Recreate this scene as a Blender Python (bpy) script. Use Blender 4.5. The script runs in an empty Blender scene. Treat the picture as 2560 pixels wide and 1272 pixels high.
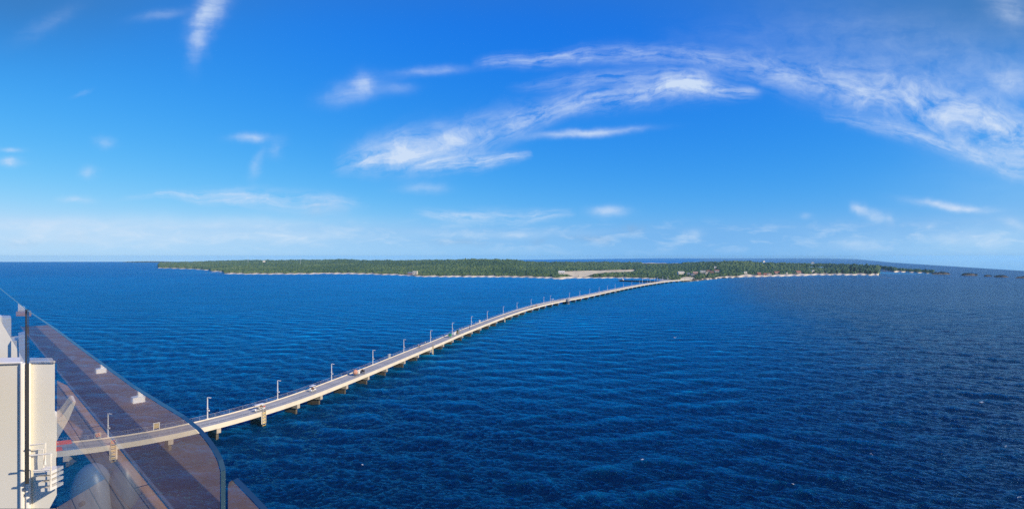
import bpy, math, random
import numpy as np
from mathutils import Vector, Matrix
random.seed(7)
RNG = np.random.default_rng(11)
SC = bpy.context.scene
COL = SC.collection

# ------------------------------------------------------------------ camera
CAMZ, F, HY = 49.0, 1280.0, 640.0          # eye height over the sea, focal length and horizon row (2560 px wide photo)
cam_d = bpy.data.cameras.new('camera')
cam_d.sensor_width = 36.0
cam_d.lens = 36.0 * F / 2560.0
cam_d.shift_y = (HY - 636.0) / 2560.0
cam_d.clip_start = 0.05
cam_d.clip_end = 60000
cam = bpy.data.objects.new('camera', cam_d)
cam.location = (0, 0, CAMZ)
cam.rotation_euler = (math.radians(90), 0, 0)
COL.objects.link(cam)
SC.camera = cam

# ------------------------------------------------------------------ light
SUN_EL, SUN_AZ = math.radians(27), math.radians(122)     # azimuth from +Y towards +X
sun_d = bpy.data.lights.new('sun', 'SUN')
sun_d.energy = 5.0
sun_d.angle = math.radians(0.5)
sun_d.color = (1.0, 0.87, 0.67)
sun = bpy.data.objects.new('sun', sun_d)
sdir = Vector((math.sin(SUN_AZ) * math.cos(SUN_EL), math.cos(SUN_AZ) * math.cos(SUN_EL), math.sin(SUN_EL)))
sun.rotation_euler = sdir.to_track_quat('Z', 'Y').to_euler()
COL.objects.link(sun)

SC.view_settings.view_transform = 'Standard'
SC.view_settings.look = 'None'
SC.view_settings.exposure = 0.0
SC.view_settings.gamma = 1.0
SC.cycles.max_bounces = 8
SC.cycles.transparent_max_bounces = 16
SC.cycles.use_denoising = False
SC.cycles.sample_clamp_direct = 1.6
SC.cycles.caustics_reflective = False
SC.cycles.caustics_refractive = False
SC.cycles.sample_clamp_indirect = 4.0


class NT:
    """small helper round a node tree"""
    def __init__(s, tree):
        s.t = tree
        s.n = tree.nodes
        s.l = tree.links

    def put(s, sock, v):
        if hasattr(v, 'is_linked') or isinstance(v, bpy.types.NodeSocket):
            s.l.new(v, sock)
        else:
            sock.default_value = v

    def math(s, op, a, b=None, c=None, clamp=False):
        n = s.n.new('ShaderNodeMath')
        n.operation = op
        n.use_clamp = clamp
        s.put(n.inputs[0], a)
        if b is not None:
            s.put(n.inputs[1], b)
        if c is not None:
            s.put(n.inputs[2], c)
        return n.outputs[0]

    def vmath(s, op, a, b=None, out=0):
        n = s.n.new('ShaderNodeVectorMath')
        n.operation = op
        s.put(n.inputs[0], a)
        if b is not None:
            s.put(n.inputs[1], b)
        return n.outputs[out]

    def comb(s, x, y, z):
        n = s.n.new('ShaderNodeCombineXYZ')
        for i, v in enumerate((x, y, z)):
            s.put(n.inputs[i], v)
        return n.outputs[0]

    def sep(s, v):
        n = s.n.new('ShaderNodeSeparateXYZ')
        s.l.new(v, n.inputs[0])
        return n.outputs

    def noise(s, vec, scale, detail=4, rough=0.5, dist=0.0, out=0):
        n = s.n.new('ShaderNodeTexNoise')
        if vec is not None:
            s.l.new(vec, n.inputs['Vector'])
        n.inputs['Scale'].default_value = scale
        n.inputs['Detail'].default_value = detail
        n.inputs['Roughness'].default_value = rough
        n.inputs['Distortion'].default_value = dist
        return n.outputs[out]

    def maprange(s, v, a, b, c=0.0, d=1.0, smooth=False):
        n = s.n.new('ShaderNodeMapRange')
        n.interpolation_type = 'SMOOTHSTEP' if smooth else 'LINEAR'
        n.clamp = True
        s.put(n.inputs[0], v)
        for i, x in enumerate((a, b, c, d)):
            s.put(n.inputs[i + 1], x)
        return n.outputs[0]

    def mix(s, f, a, b, blend='MIX'):
        n = s.n.new('ShaderNodeMix')
        n.data_type = 'RGBA'
        n.blend_type = blend
        s.put(n.inputs[0], f)
        for i, v in ((6, a), (7, b)):
            if isinstance(v, tuple) and len(v) == 3:
                v = v + (1.0,)
            s.put(n.inputs[i], v)
        return n.outputs[2]

    def ramp(s, v, stops):
        n = s.n.new('ShaderNodeValToRGB')
        s.l.new(v, n.inputs[0])
        e = n.color_ramp.elements
        while len(e) < len(stops):
            e.new(0.5)
        for el, (p, c) in zip(e, stops):
            el.position = p
            el.color = c if len(c) == 4 else tuple(c) + (1.0,)
        return n.outputs[0]

    def curve(s, v, pts, x0, x1, y1):
        """piecewise curve: pts [(x, y)] over x0..x1, values 0..y1"""
        n = s.n.new('ShaderNodeFloatCurve')
        n.inputs['Factor'].default_value = 1.0
        s.l.new(s.maprange(v, x0, x1), n.inputs['Value'])
        c = n.mapping.curves[0]
        pp = [((x - x0) / (x1 - x0), y / y1) for x, y in pts]
        while len(c.points) < len(pp):
            c.points.new(0.5, 0.5)
        for p, (x, y) in zip(c.points, pp):
            p.location = (x, y)
            p.handle_type = 'AUTO_CLAMPED'
        n.mapping.update()
        return s.math('MULTIPLY', n.outputs[0], y1)


# ------------------------------------------------------------------ world: daylight sky with cirrus
def build_world():
    w = bpy.data.worlds.new('World')
    SC.world = w
    w.use_nodes = True
    T = NT(w.node_tree)
    T.n.clear()
    out = T.n.new('ShaderNodeOutputWorld')
    bg = T.n.new('ShaderNodeBackground')
    bg.inputs['Strength'].default_value = 0.1
    T.l.new(bg.outputs[0], out.inputs[0])
    tc = T.n.new('ShaderNodeTexCoord')
    D = tc.outputs['Generated']
    dx, dy, dz = T.sep(D)
    # the sky keeps its horizon colour a little below the horizon
    z2 = T.math('MAXIMUM', dz, 0.05)
    vec = T.vmath('NORMALIZE', T.comb(dx, dy, z2))
    sky = T.n.new('ShaderNodeTexSky')
    sky.sky_type = 'NISHITA'
    sky.sun_disc = False
    sky.sun_elevation = SUN_EL
    sky.sun_rotation = SUN_AZ
    sky.altitude = 50
    sky.air_density = 1.0
    sky.dust_density = 0.3
    sky.ozone_density = 6.0
    T.l.new(vec, sky.inputs['Vector'])
    sr = T.n.new('ShaderNodeSeparateColor')
    T.l.new(sky.outputs[0], sr.inputs[0])
    g = []
    for i, (k, p) in enumerate(SKY_GRADE):
        v = T.math('POWER', T.math('MULTIPLY', sr.outputs[i], 0.1), p)
        g.append(T.math('MULTIPLY', v, k * 10.0))
    cc = T.n.new('ShaderNodeCombineColor')
    for i in range(3):
        T.l.new(g[i], cc.inputs[i])
    skycol = cc.outputs[0]
    # clouds: position on the celestial sphere, as tangents of bearing and height about due north (+Y)
    yy = T.math('MAXIMUM', dy, 0.05)
    px = T.math('MULTIPLY_ADD', T.math('DIVIDE', dx, yy), 1.28, 1.28)
    py = T.math('MULTIPLY_ADD', T.math('DIVIDE', dz, yy), -1.28, 0.64)
    P = T.comb(px, py, 0.0)
    w1 = T.vmath('SUBTRACT', T.noise(P, 7.0, 5, 0.6, out=1), (0.5, 0.5, 0.5))
    w2 = T.n.new('ShaderNodeVectorMath')
    w2.operation = 'MULTIPLY_ADD'
    T.l.new(w1, w2.inputs[0])
    w2.inputs[1].default_value = (0.10, 0.036, 0)
    T.l.new(P, w2.inputs[2])
    Q = w2.outputs[0]
    qx, qy, _ = T.sep(Q)
    # streaks drawn out by the wind
    mp = T.n.new('ShaderNodeMapping')
    mp.inputs['Rotation'].default_value = (0, 0, math.radians(10))
    mp.inputs['Scale'].default_value = (5.0, 26.0, 1)
    T.l.new(Q, mp.inputs['Vector'])
    st = T.noise(mp.outputs[0], 1.0, 9, 0.66, 0.6)
    puff = T.noise(Q, 16.0, 8, 0.6, 0.3)
    m = None
    bands = []

    def add(v):
        nonlocal m
        m = v if m is None else T.math('ADD', m, v)

    def band(cpts, wpts, dpts, x0, x1, sx=8.0, sr=0.95, lo=0.33, hi=0.70, seed=0.0):
        c = T.curve(qx, cpts, x0, x1, 1.3)
        wd = T.curve(qx, wpts, x0, x1, 0.2)
        d = T.curve(qx, dpts, x0, x1, 1.0)
        r = T.math('DIVIDE', T.math('SUBTRACT', qy, c), wd)
        e = T.math('EXPONENT', T.math('MULTIPLY', T.math('MULTIPLY', r, r), -1.0))
        fib = T.noise(T.comb(T.math('MULTIPLY_ADD', r, 0.35, T.math('MULTIPLY', qx, sx)), T.math('MULTIPLY_ADD', qx, -1.5, T.math('MULTIPLY', r, sr)), seed), 1.0, 10, 0.68, 0.5)
        bands.append(T.math('MULTIPLY', T.math('MULTIPLY', e, d), T.maprange(T.math('MULTIPLY_ADD', T.math('SUBTRACT', puff, 0.5), 0.38, fib), lo, hi, 0.06, 1.4)))

    def blob(x, y, sx, sy, d, ang=0.0):
        n = T.n.new('ShaderNodeMapping')
        n.vector_type = 'TEXTURE'
        n.inputs['Location'].default_value = (x / 1000, y / 1000, 0)
        n.inputs['Rotation'].default_value = (0, 0, math.radians(ang))
        n.inputs['Scale'].default_value = (sx / 1000, sy / 1000, 1)
        T.l.new(Q, n.inputs['Vector'])
        r2 = T.vmath('DOT_PRODUCT', n.outputs[0], n.outputs[0], out=1)
        e = T.math('EXPONENT', T.math('MULTIPLY', r2, -1.0))
        add(T.math('MULTIPLY', e, d))

    for q_, b in enumerate(CLOUD_BANDS):
        band(*b, seed=q_ * 7.3)
    for b in CLOUD_BLOBS:
        blob(*b)
    m_cloud, m = m, None
    for b in HAZE_BLOBS:
        blob(*b)
    m_haze, m = m, None
    for b in GREY_BLOBS:
        blob(*b)
    m_grey, m = m, None
    for b in HIGH_BLOBS:
        blob(*b)
    m_high, m = m, m_cloud
    det = T.math('ADD', T.math('MULTIPLY', st, 1.5), T.math('MULTIPLY', puff, 1.0))
    det = T.maprange(det, 0.8, 1.7, 0.22, 1.4)
    a = T.math('MULTIPLY', m, det)
    for bb in bands:
        a = T.math('ADD', a, bb)
    # small fair-weather clouds low over the horizon
    cu = T.maprange(T.noise(T.vmath('MULTIPLY', P, (11.0, 36.0, 1.0)), 1.0, 7, 0.62, 0.4), 0.50, 0.72, 0, 0.48)
    cb = T.math('MULTIPLY', T.maprange(py, 0.535, 0.585, 0, 1, True), T.maprange(py, 0.605, 0.640, 1, 0.25, True))
    a = T.math('ADD', a, T.math('MULTIPLY', cu, cb))
    a = T.math('MULTIPLY', a, T.maprange(dy, 0.1, 0.35, 0, 1, True))
    a = T.math('MINIMUM', T.math('MULTIPLY', T.math('POWER', a, 1.1), 0.95), 0.93)
    hz = T.math('MULTIPLY', m_haze, T.maprange(dy, 0.1, 0.35, 0, 1, True))
    skycol = T.mix(T.math('MULTIPLY', hz, T.maprange(st, 0.2, 0.7, 0.75, 1.15)), skycol, (5.0, 7.6, 9.7))
    skycol = T.mix(T.math('MULTIPLY', m_grey, T.maprange(puff, 0.35, 0.6, 0.2, 1.6)), skycol, (2.6, 4.2, 6.6))
    skycol = T.mix(T.math('MULTIPLY', m_high, T.maprange(dy, 0.1, 0.35, 0, 1, True)), skycol, (0.5, 1.9, 4.6))
    low = T.maprange(py, 0.50, 0.60, 0, 1, True)
    ccol = T.mix(low, CLOUD_COL, CLOUD_LOW)
    col = T.mix(a, skycol, ccol)
    T.l.new(col, bg.inputs['Color'])


SKY_GRADE = [(1.62, 1.95), (0.89, 0.85), (0.98, 0.19)]
CLOUD_COL = (6.4, 7.6, 9.4)
CLOUD_LOW = (6.3, 7.8, 9.4)
CLOUD_BANDS = [
    # the long arc and its broad right arm
    ([(1.18, .160), (1.35, .150), (1.50, .138), (1.65, .135), (1.80, .150), (1.95, .182), (2.10, .212), (2.25, .245), (2.40, .290), (2.60, .370)],
     [(1.18, .012), (1.50, .020), (1.80, .028), (2.00, .046), (2.20, .062), (2.40, .068), (2.60, .070)],
     [(1.18, 0), (1.28, .42), (1.45, .50), (1.70, .46), (1.90, .50), (2.05, .58), (2.25, .76), (2.45, .82), (2.60, .80)], 1.18, 2.60),
    # middle streak rising to the right
    ([(.82, .420), (.95, .392), (1.05, .375), (1.15, .352), (1.25, .322), (1.35, .285), (1.45, .256), (1.60, .236), (1.72, .215), (1.82, .226), (1.92, .240)],
     [(.82, .018), (.95, .034), (1.05, .048), (1.15, .046), (1.25, .040), (1.35, .030), (1.50, .026), (1.70, .030), (1.92, .010)],
     [(.82, 0), (.89, .50), (.97, .85), (1.05, .72), (1.20, .55), (1.35, .58), (1.50, .62), (1.70, .85), (1.82, .60), (1.92, 0)], .82, 1.92),
    # its lower rim
    ([(1.00, .425), (1.12, .412), (1.22, .404), (1.32, .392)], [(1.00, .012), (1.15, .018), (1.32, .010)], [(1.00, 0), (1.10, .55), (1.22, .75), (1.29, .6), (1.32, 0)], 1.00, 1.32),
    # upper strand of the middle streak
    ([(1.28, .225), (1.42, .205), (1.56, .195), (1.70, .188), (1.84, .205)], [(1.28, .012), (1.50, .020), (1.70, .022), (1.84, .010)], [(1.28, 0), (1.42, .30), (1.56, .36), (1.72, .40), (1.84, 0)], 1.28, 1.84),
    # thin veil above and below the arc
    ([(1.60, .085), (1.90, .095), (2.20, .130), (2.60, .215)], [(1.60, .030), (1.90, .050), (2.20, .075), (2.60, .090)], [(1.60, 0), (1.85, .08), (2.20, .13), (2.60, .22)], 1.60, 2.60),
    ([(2.05, .285), (2.25, .330), (2.45, .390), (2.60, .440)], [(2.05, .012), (2.30, .020), (2.60, .025)], [(2.05, 0), (2.25, .5), (2.45, .55), (2.60, .4)], 2.05, 2.60),
    # low strands over the island's left half and the sea
    ([(.27, .505), (.40, .488), (.55, .492), (.75, .500), (.92, .508)], [(.27, .006), (.45, .010), (.65, .022), (.92, .012)], [(.27, 0), (.38, .42), (.55, .55), (.72, .60), (.85, .35), (.92, 0)], .27, .92),
    ([(1.02, .528), (1.15, .540), (1.30, .540), (1.44, .528)], [(1.02, .008), (1.18, .016), (1.30, .014), (1.44, .008)], [(1.02, 0), (1.12, .60), (1.30, .62), (1.40, .45), (1.44, 0)], 1.02, 1.44),
]
CLOUD_BLOBS = [
    (880, 230, 62, 24, .50, -18), (908, 212, 24, 26, .45, 0), (530, 20, 60, 28, .70, -55), (500, 100, 20, 52, .5, 10), (625, 348, 48, 10, .60, 0),
    (800, 515, 55, 24, .40, 0), (1525, 528, 45, 14, .62, 0), (1460, 332, 110, 9, .85, -4), (2370, 514, 80, 9, .95, 9), (2150, 520, 20, 13, .6, 20),
    (2198, 540, 32, 15, .65, 10), (2235, 548, 10, 16, .45, 0), (28, 407, 30, 11, .8, 0), (230, 433, 18, 14, .45, 0),
    (190, 500, 40, 9, .42, 0), (1075, 180, 80, 11, .38, -5), (990, 222, 40, 14, .24, 0), (975, 378, 75, 34, .36, -5), (1120, 350, 90, 40, .34, -12), (1740, 200, 40, 22, .28, 0), (600, 555, 300, 14, .34, 0), (100, 560, 160, 16, .55, 0), (320, 600, 260, 14, .26, 0), (760, 590, 160, 14, .4, 0), (1250, 585, 200, 10, .35, 0), (2150, 612, 60, 16, .5, 0), (2380, 590, 50, 14, .45, 0),
    (25, 375, 30, 6, .4, 5), (260, 360, 20, 14, .3, 0), (180, 590, 200, 26, .3, 0), (90, 575, 40, 15, .35, -10), (480, 585, 240, 24, .2, 0),
    (1050, 470, 60, 12, .35, 0), (1730, 588, 18, 12, .45, 0), (2320, 562, 15, 6, .45, 0),
    (2530, 565, 40, 10, .45, 15), (2470, 600, 60, 14, .35, 0), (2010, 537, 20, 8, .3, 0),
    (2530, 20, 60, 40, .4, 30), (2530, 205, 50, 30, .5, 20), (650, 410, 14, 40, .3, 25), (400, 40, 60, 12, .24, -8), (1880, 230, 30, 7, .35, 5),
    (200, 235, 30, 6, .18, -15), (120, 60, 80, 20, .16, -30), (700, 370, 16, 22, .25, 20), (2200, 70, 300, 60, .10, 6),
]
HAZE_BLOBS = [(100, 615, 800, 42, .09, 0), (1000, 628, 900, 26, .16, 0), (2500, 620, 500, 60, .42, 0), (2560, 480, 260, 130, .14, 0), (300, 560, 420, 22, .16, -2), (2560, 60, 480, 130, .14, 0)]
HIGH_BLOBS = [(0, -10, 520, 150, .62, 0), (2560, 20, 620, 150, .70, 0), (1280, -30, 1500, 70, .25, 0)]
GREY_BLOBS = [(1580, 575, 40, 11, .22, -8), (1470, 598, 60, 9, .24, 0), (1345, 603, 24, 8, .22, 0), (1150, 607, 80, 8, .20, 0), (800, 520, 40, 16, .20, 0), (60, 608, 60, 12, .12, 0), (190, 600, 40, 14, .12, 0), (1510, 607, 20, 10, .2, 0)]
build_world()


# ------------------------------------------------------------------ helpers
def pt(x, y, z=0.0):
    """the place on the level z that the photo shows at pixel x, y (2560 px wide)"""
    d = F * (CAMZ - z) / (y - HY)
    return Vector(((x - 1280.0) / F * d, d, z))


def at_depth(x, y, d):
    return Vector(((x - 1280.0) / F * d, d, CAMZ - (y - HY) / F * d))


def to_px(x, y, z):
    return 1280.0 + F * x / y, HY + F * (CAMZ - z) / y


MATS = {}


def mat(name, color, rough=0.6, var=0.12, scale=1.5, metal=0.0, bump=0.0, spec=0.4, tint=None, stretch=None):
    if name in MATS:
        return MATS[name]
    m = bpy.data.materials.new(name)
    m.use_nodes = True
    T = NT(m.node_tree)
    b = T.n['Principled BSDF']
    tc = T.n.new('ShaderNodeTexCoord')
    v = tc.outputs['Object']
    if stretch:
        v = T.vmath('MULTIPLY', v, stretch)
    nz = T.noise(v, scale, 6, 0.6)
    lo = tuple(c * (1 - var) for c in color)
    hi = tuple(min(1, c * (1 + var)) for c in color) if tint is None else tint
    T.l.new(T.mix(T.maprange(nz, 0.3, 0.7), lo, hi), b.inputs['Base Color'])
    b.inputs['Roughness'].default_value = rough
    b.inputs['Metallic'].default_value = metal
    b.inputs['Specular IOR Level'].default_value = spec
    if bump:
        bn = T.n.new('ShaderNodeBump')
        bn.inputs['Strength'].default_value = bump
        bn.inputs['Distance'].default_value = 0.02
        T.l.new(T.noise(v, scale * 6, 5, 0.6), bn.inputs['Height'])
        T.l.new(bn.outputs[0], b.inputs['Normal'])
    MATS[name] = m
    return m


class MB:
    """collects shapes into one mesh"""
    def __init__(s):
        s.v = []
        s.f = []
        s.mi = []
        s.cur = 0

    def quad(s, *pts):
        k = len(s.v)
        s.v += [tuple(p) for p in pts]
        s.f.append(tuple(range(k, k + len(pts))))
        s.mi.append(s.cur)

    def box(s, c, size, M=None, taper=1.0):
        k = len(s.v)
        hx, hy, hz = (a / 2 for a in size)
        for z, t in ((-hz, 1.0), (hz, taper)):
            for x, y in ((-hx, -hy), (hx, -hy), (hx, hy), (-hx, hy)):
                p = Vector((c[0] + x * t, c[1] + y * t, c[2] + z))
                s.v.append(tuple(M @ p if M is not None else p))
        for q in ((0, 3, 2, 1), (4, 5, 6, 7), (0, 1, 5, 4), (1, 2, 6, 5), (2, 3, 7, 6), (3, 0, 4, 7)):
            s.f.append(tuple(k + i for i in q))
            s.mi.append(s.cur)

    def tube(s, pts, r, n=6, cap=True):
        pts = [Vector(p) for p in pts]
        rs = r if isinstance(r, (list, tuple)) else [r] * len(pts)
        k = len(s.v)
        for i, p in enumerate(pts):
            d = (pts[min(i + 1, len(pts) - 1)] - pts[max(i - 1, 0)]).normalized()
            a = d.cross(Vector((0, 0, 1)))
            if a.length < 1e-3:
                a = d.cross(Vector((0, 1, 0)))
            a.normalize()
            b = d.cross(a)
            for j in range(n):
                t = 2 * math.pi * j / n
                s.v.append(tuple(p + (a * math.cos(t) + b * math.sin(t)) * rs[i]))
        for i in range(len(pts) - 1):
            for j in range(n):
                j2 = (j + 1) % n
                s.f.append((k + i * n + j, k + i * n + j2, k + (i + 1) * n + j2, k + (i + 1) * n + j))
                s.mi.append(s.cur)
        if cap:
            s.f.append(tuple(k + j for j in range(n))[::-1])
            s.f.append(tuple(k + (len(pts) - 1) * n + j for j in range(n)))
            s.mi += [s.cur, s.cur]

    def prism(s, pts, off):
        """flat polygon pts swept by the vector off"""
        off = Vector(off)
        k = len(s.v)
        n = len(pts)
        s.v += [tuple(Vector(p)) for p in pts] + [tuple(Vector(p) + off) for p in pts]
        s.f.append(tuple(range(k, k + n)))
        s.f.append(tuple(range(k + n, k + 2 * n))[::-1])
        s.mi += [s.cur, s.cur]
        for i in range(n):
            j = (i + 1) % n
            s.f.append((k + i, k + n + i, k + n + j, k + j))
            s.mi.append(s.cur)

    def lathe(s, prof, n=12, c=(0, 0, 0), M=None):
        k = len(s.v)
        for r, z in prof:
            for j in range(n):
                t = 2 * math.pi * j / n
                p = Vector((c[0] + r * math.cos(t), c[1] + r * math.sin(t), c[2] + z))
                s.v.append(tuple(M @ p if M is not None else p))
        for i in range(len(prof) - 1):
            for j in range(n):
                j2 = (j + 1) % n
                s.f.append((k + i * n + j, k + i * n + j2, k + (i + 1) * n + j2, k + (i + 1) * n + j))
                s.mi.append(s.cur)
        s.f.append(tuple(k + j for j in range(n))[::-1])
        s.f.append(tuple(k + (len(prof) - 1) * n + j for j in range(n)))
        s.mi += [s.cur, s.cur]

    def build(s, name, mats, parent=None, smooth=False, loc=None, fix=True):
        me = bpy.data.meshes.new(name)
        me.from_pydata(s.v, [], s.f)
        if not isinstance(mats, (list, tuple)):
            mats = [mats]
        for m in mats:
            me.materials.append(m)
        me.polygons.foreach_set('material_index', s.mi)
        if fix:
            import bmesh
            bm = bmesh.new()
            bm.from_mesh(me)
            bmesh.ops.recalc_face_normals(bm, faces=bm.faces)
            bm.to_mesh(me)
            bm.free()
        if smooth:
            me.polygons.foreach_set('use_smooth', [True] * len(me.polygons))
        me.update()
        o = bpy.data.objects.new(name, me)
        COL.objects.link(o)
        if parent is not None:
            o.parent = parent
        if loc is not None:
            o.location = loc
        return o


def np_mesh(name, V, Fq, m, smooth=False, parent=None):
    """mesh from numpy arrays: V (n,3), Fq (m,3 or 4)"""
    me = bpy.data.meshes.new(name)
    k = Fq.shape[1]
    me.vertices.add(len(V))
    me.vertices.foreach_set('co', np.ascontiguousarray(V, dtype=np.float32).ravel())
    me.loops.add(Fq.size)
    me.loops.foreach_set('vertex_index', np.ascontiguousarray(Fq, dtype=np.int32).ravel())
    me.polygons.add(len(Fq))
    me.polygons.foreach_set('loop_start', np.arange(0, Fq.size, k, dtype=np.int32))
    if smooth:
        me.polygons.foreach_set('use_smooth', np.ones(len(Fq), dtype=bool))
    me.update(calc_edges=True)
    me.validate()
    if m is not None:
        me.materials.append(m)
    o = bpy.data.objects.new(name, me)
    COL.objects.link(o)
    if parent is not None:
        o.parent = parent
    return o


def tag(o, label, cat, group=None):
    o['label'] = label
    o['category'] = cat
    if group:
        o['group'] = group
    return o


def kind(o, k, label=None):
    o['kind'] = k
    if label:
        o['label'] = label
    return o


def thing(name, label, cat, loc=(0, 0, 0), rz=0.0, group=None):
    o = bpy.data.objects.new(name, None)
    o.empty_display_size = 0.2
    COL.objects.link(o)
    o.location = loc
    o.rotation_euler = (0, 0, rz)
    return tag(o, label, cat, group)


def dup(src, loc, rz, label, scale=None, group=None):
    r = src.copy()
    COL.objects.link(r)
    r.location = loc
    r.rotation_euler = (0, 0, rz)
    if scale is not None:
        r.scale = (scale,) * 3 if not isinstance(scale, tuple) else scale
    r['label'] = label
    if group:
        r['group'] = group
    for ch in list(src.children):
        c = ch.copy()
        COL.objects.link(c)
        c.parent = r
        for g in list(ch.children):
            d = g.copy()
            COL.objects.link(d)
            d.parent = c
    return r


def interp(x, pts):
    xs, ys = zip(*pts)
    return np.interp(x, xs, ys)


def in_poly(x, y, poly):
    c = np.zeros(np.shape(x), bool)
    n = len(poly)
    for i in range(n):
        x1, y1 = poly[i]
        x2, y2 = poly[(i + 1) % n]
        if y1 == y2:
            continue
        k = ((y1 > y) != (y2 > y)) & (x < (x2 - x1) * (y - y1) / (y2 - y1) + x1)
        c ^= k
    return c


# ------------------------------------------------------------------ the sea
HORIZON = [(-4000, 656), (-500, 655.5), (0, 654.5), (400, 654.0), (900, 652), (1340, 649), (1700, 644.8), (2060, 645.6), (2140, 647.5),
           (2230, 656), (2560, 677), (2900, 690), (5000, 695)]


def sea_material():
    m = bpy.data.materials.new('sea_water')
    m.use_nodes = True
    T = NT(m.node_tree)
    T.n.clear()
    b = T.n.new('ShaderNodeBsdfDiffuse')
    gl = T.n.new('ShaderNodeBsdfGlossy')
    geo = T.n.new('ShaderNodeNewGeometry')
    P = geo.outputs['Position']
    x, y, z = T.sep(P)
    # the sea bed rises from deep water under the ship to pale sand off the beach
    big = T.noise(P, 0.004, 4, 0.55)
    yw = T.math('MULTIPLY_ADD', big, 260.0, T.math('ADD', y, -130.0))
    xw = T.math('MULTIPLY_ADD', x, 0.12, 0.0)
    yy = T.math('SUBTRACT', yw, xw)
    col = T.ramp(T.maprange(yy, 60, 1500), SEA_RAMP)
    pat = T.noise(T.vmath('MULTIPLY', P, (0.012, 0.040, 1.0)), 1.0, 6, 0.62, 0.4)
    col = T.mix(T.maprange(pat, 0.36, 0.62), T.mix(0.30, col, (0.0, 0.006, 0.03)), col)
    # camera falloff to the right, put into the water as a darker colour
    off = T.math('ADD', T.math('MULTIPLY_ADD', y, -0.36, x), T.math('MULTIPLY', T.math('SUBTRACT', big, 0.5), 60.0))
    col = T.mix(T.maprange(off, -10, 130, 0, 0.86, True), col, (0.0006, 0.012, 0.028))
    # crests painted lighter, as if light came through thin water
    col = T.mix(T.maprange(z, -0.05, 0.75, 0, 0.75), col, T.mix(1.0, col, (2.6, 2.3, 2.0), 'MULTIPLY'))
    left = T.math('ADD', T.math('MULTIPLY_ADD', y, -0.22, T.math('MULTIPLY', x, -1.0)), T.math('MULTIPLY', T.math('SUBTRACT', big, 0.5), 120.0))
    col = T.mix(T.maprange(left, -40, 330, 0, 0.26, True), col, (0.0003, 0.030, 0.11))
    # troughs painted darker and crests lighter, for the light on the waves
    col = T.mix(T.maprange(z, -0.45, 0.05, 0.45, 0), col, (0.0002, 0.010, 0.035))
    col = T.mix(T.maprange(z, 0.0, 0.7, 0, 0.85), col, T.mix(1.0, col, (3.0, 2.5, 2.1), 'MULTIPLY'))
    # pale sand under the shallows
    sh = T.n.new('ShaderNodeAttribute')
    sh.attribute_name = 'shallow'
    col = T.mix(sh.outputs['Fac'], col, (0.02, 0.34, 0.50))
    T.l.new(col, b.inputs['Color'])
    far = T.maprange(y, 120, 1200)
    right_falloff = T.maprange(off, -10, 130, 0, 1, True)
    T.l.new(T.mix(right_falloff, (0.10, 0.62, 0.95), (0.85, 0.95, 1.0)), gl.inputs['Color'])
    T.l.new(T.maprange(far, 0, 1, 0.07, 0.22), gl.inputs['Roughness'])
    # ripples
    rp = T.n.new('ShaderNodeMapping')
    rp.inputs['Rotation'].default_value = (0, 0, math.radians(-16))
    rp.inputs['Scale'].default_value = (0.50, 0.78, 1.0)
    T.l.new(P, rp.inputs['Vector'])
    s1a = T.noise(rp.outputs[0], 1.0, 5, 0.6, 0.5)
    s1 = T.math('SUBTRACT', 1.0, T.math('ABSOLUTE', T.math('MULTIPLY_ADD', s1a, 2.4, -1.2)))
    s1b = T.noise(T.vmath('MULTIPLY', P, (1.3, 2.2, 1.0)), 1.0, 4, 0.6, 0.3)
    s1 = T.math('ADD', s1, T.math('MULTIPLY', s1b, 0.55))
    s2 = T.noise(T.vmath('MULTIPLY', P, (0.07, 0.11, 1.0)), 1.0, 6, 0.62, 0.5)
    h = T.math('ADD', T.math('MULTIPLY', s1, T.maprange(y, 90, 600, 0.62, 0.55)), T.math('MULTIPLY', s2, T.maprange(y, 120, 700, 0.6, 7.5)))
    bn = T.n.new('ShaderNodeBump')
    bn.inputs['Strength'].default_value = 0.9
    bn.inputs['Distance'].default_value = 1.0
    T.l.new(h, bn.inputs['Height'])
    for nd in (b, gl):
        T.l.new(bn.outputs[0], nd.inputs['Normal'])
    fr = T.n.new('ShaderNodeFresnel')
    fr.inputs['IOR'].default_value = 1.33
    T.l.new(bn.outputs[0], fr.inputs['Normal'])
    # a rough sea mirrors less than still water at low angles
    k = T.maprange(fr.outputs[0], 0.02, 0.5, 0.02, 0.72)
    k = T.math('MULTIPLY', k, T.mix(right_falloff, (0.75, 0.75, 0.75), (1, 1, 1)))
    mx = T.n.new('ShaderNodeMixShader')
    T.l.new(k, mx.inputs[0])
    T.l.new(b.outputs[0], mx.inputs[1])
    T.l.new(gl.outputs[0], mx.inputs[2])
    out = T.n.new('ShaderNodeOutputMaterial')
    T.l.new(mx.outputs[0], out.inputs[0])
    return m


SEA_RAMP = [(0.0, (0.0002, 0.016, 0.046)), (0.06, (0.0002, 0.038, 0.106)), (0.22, (0.0003, 0.155, 0.345)), (0.5, (0.0004, 0.215, 0.46)),
            (0.78, (0.0006, 0.25, 0.50)), (1.0, (0.002, 0.20, 0.42))]


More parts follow.
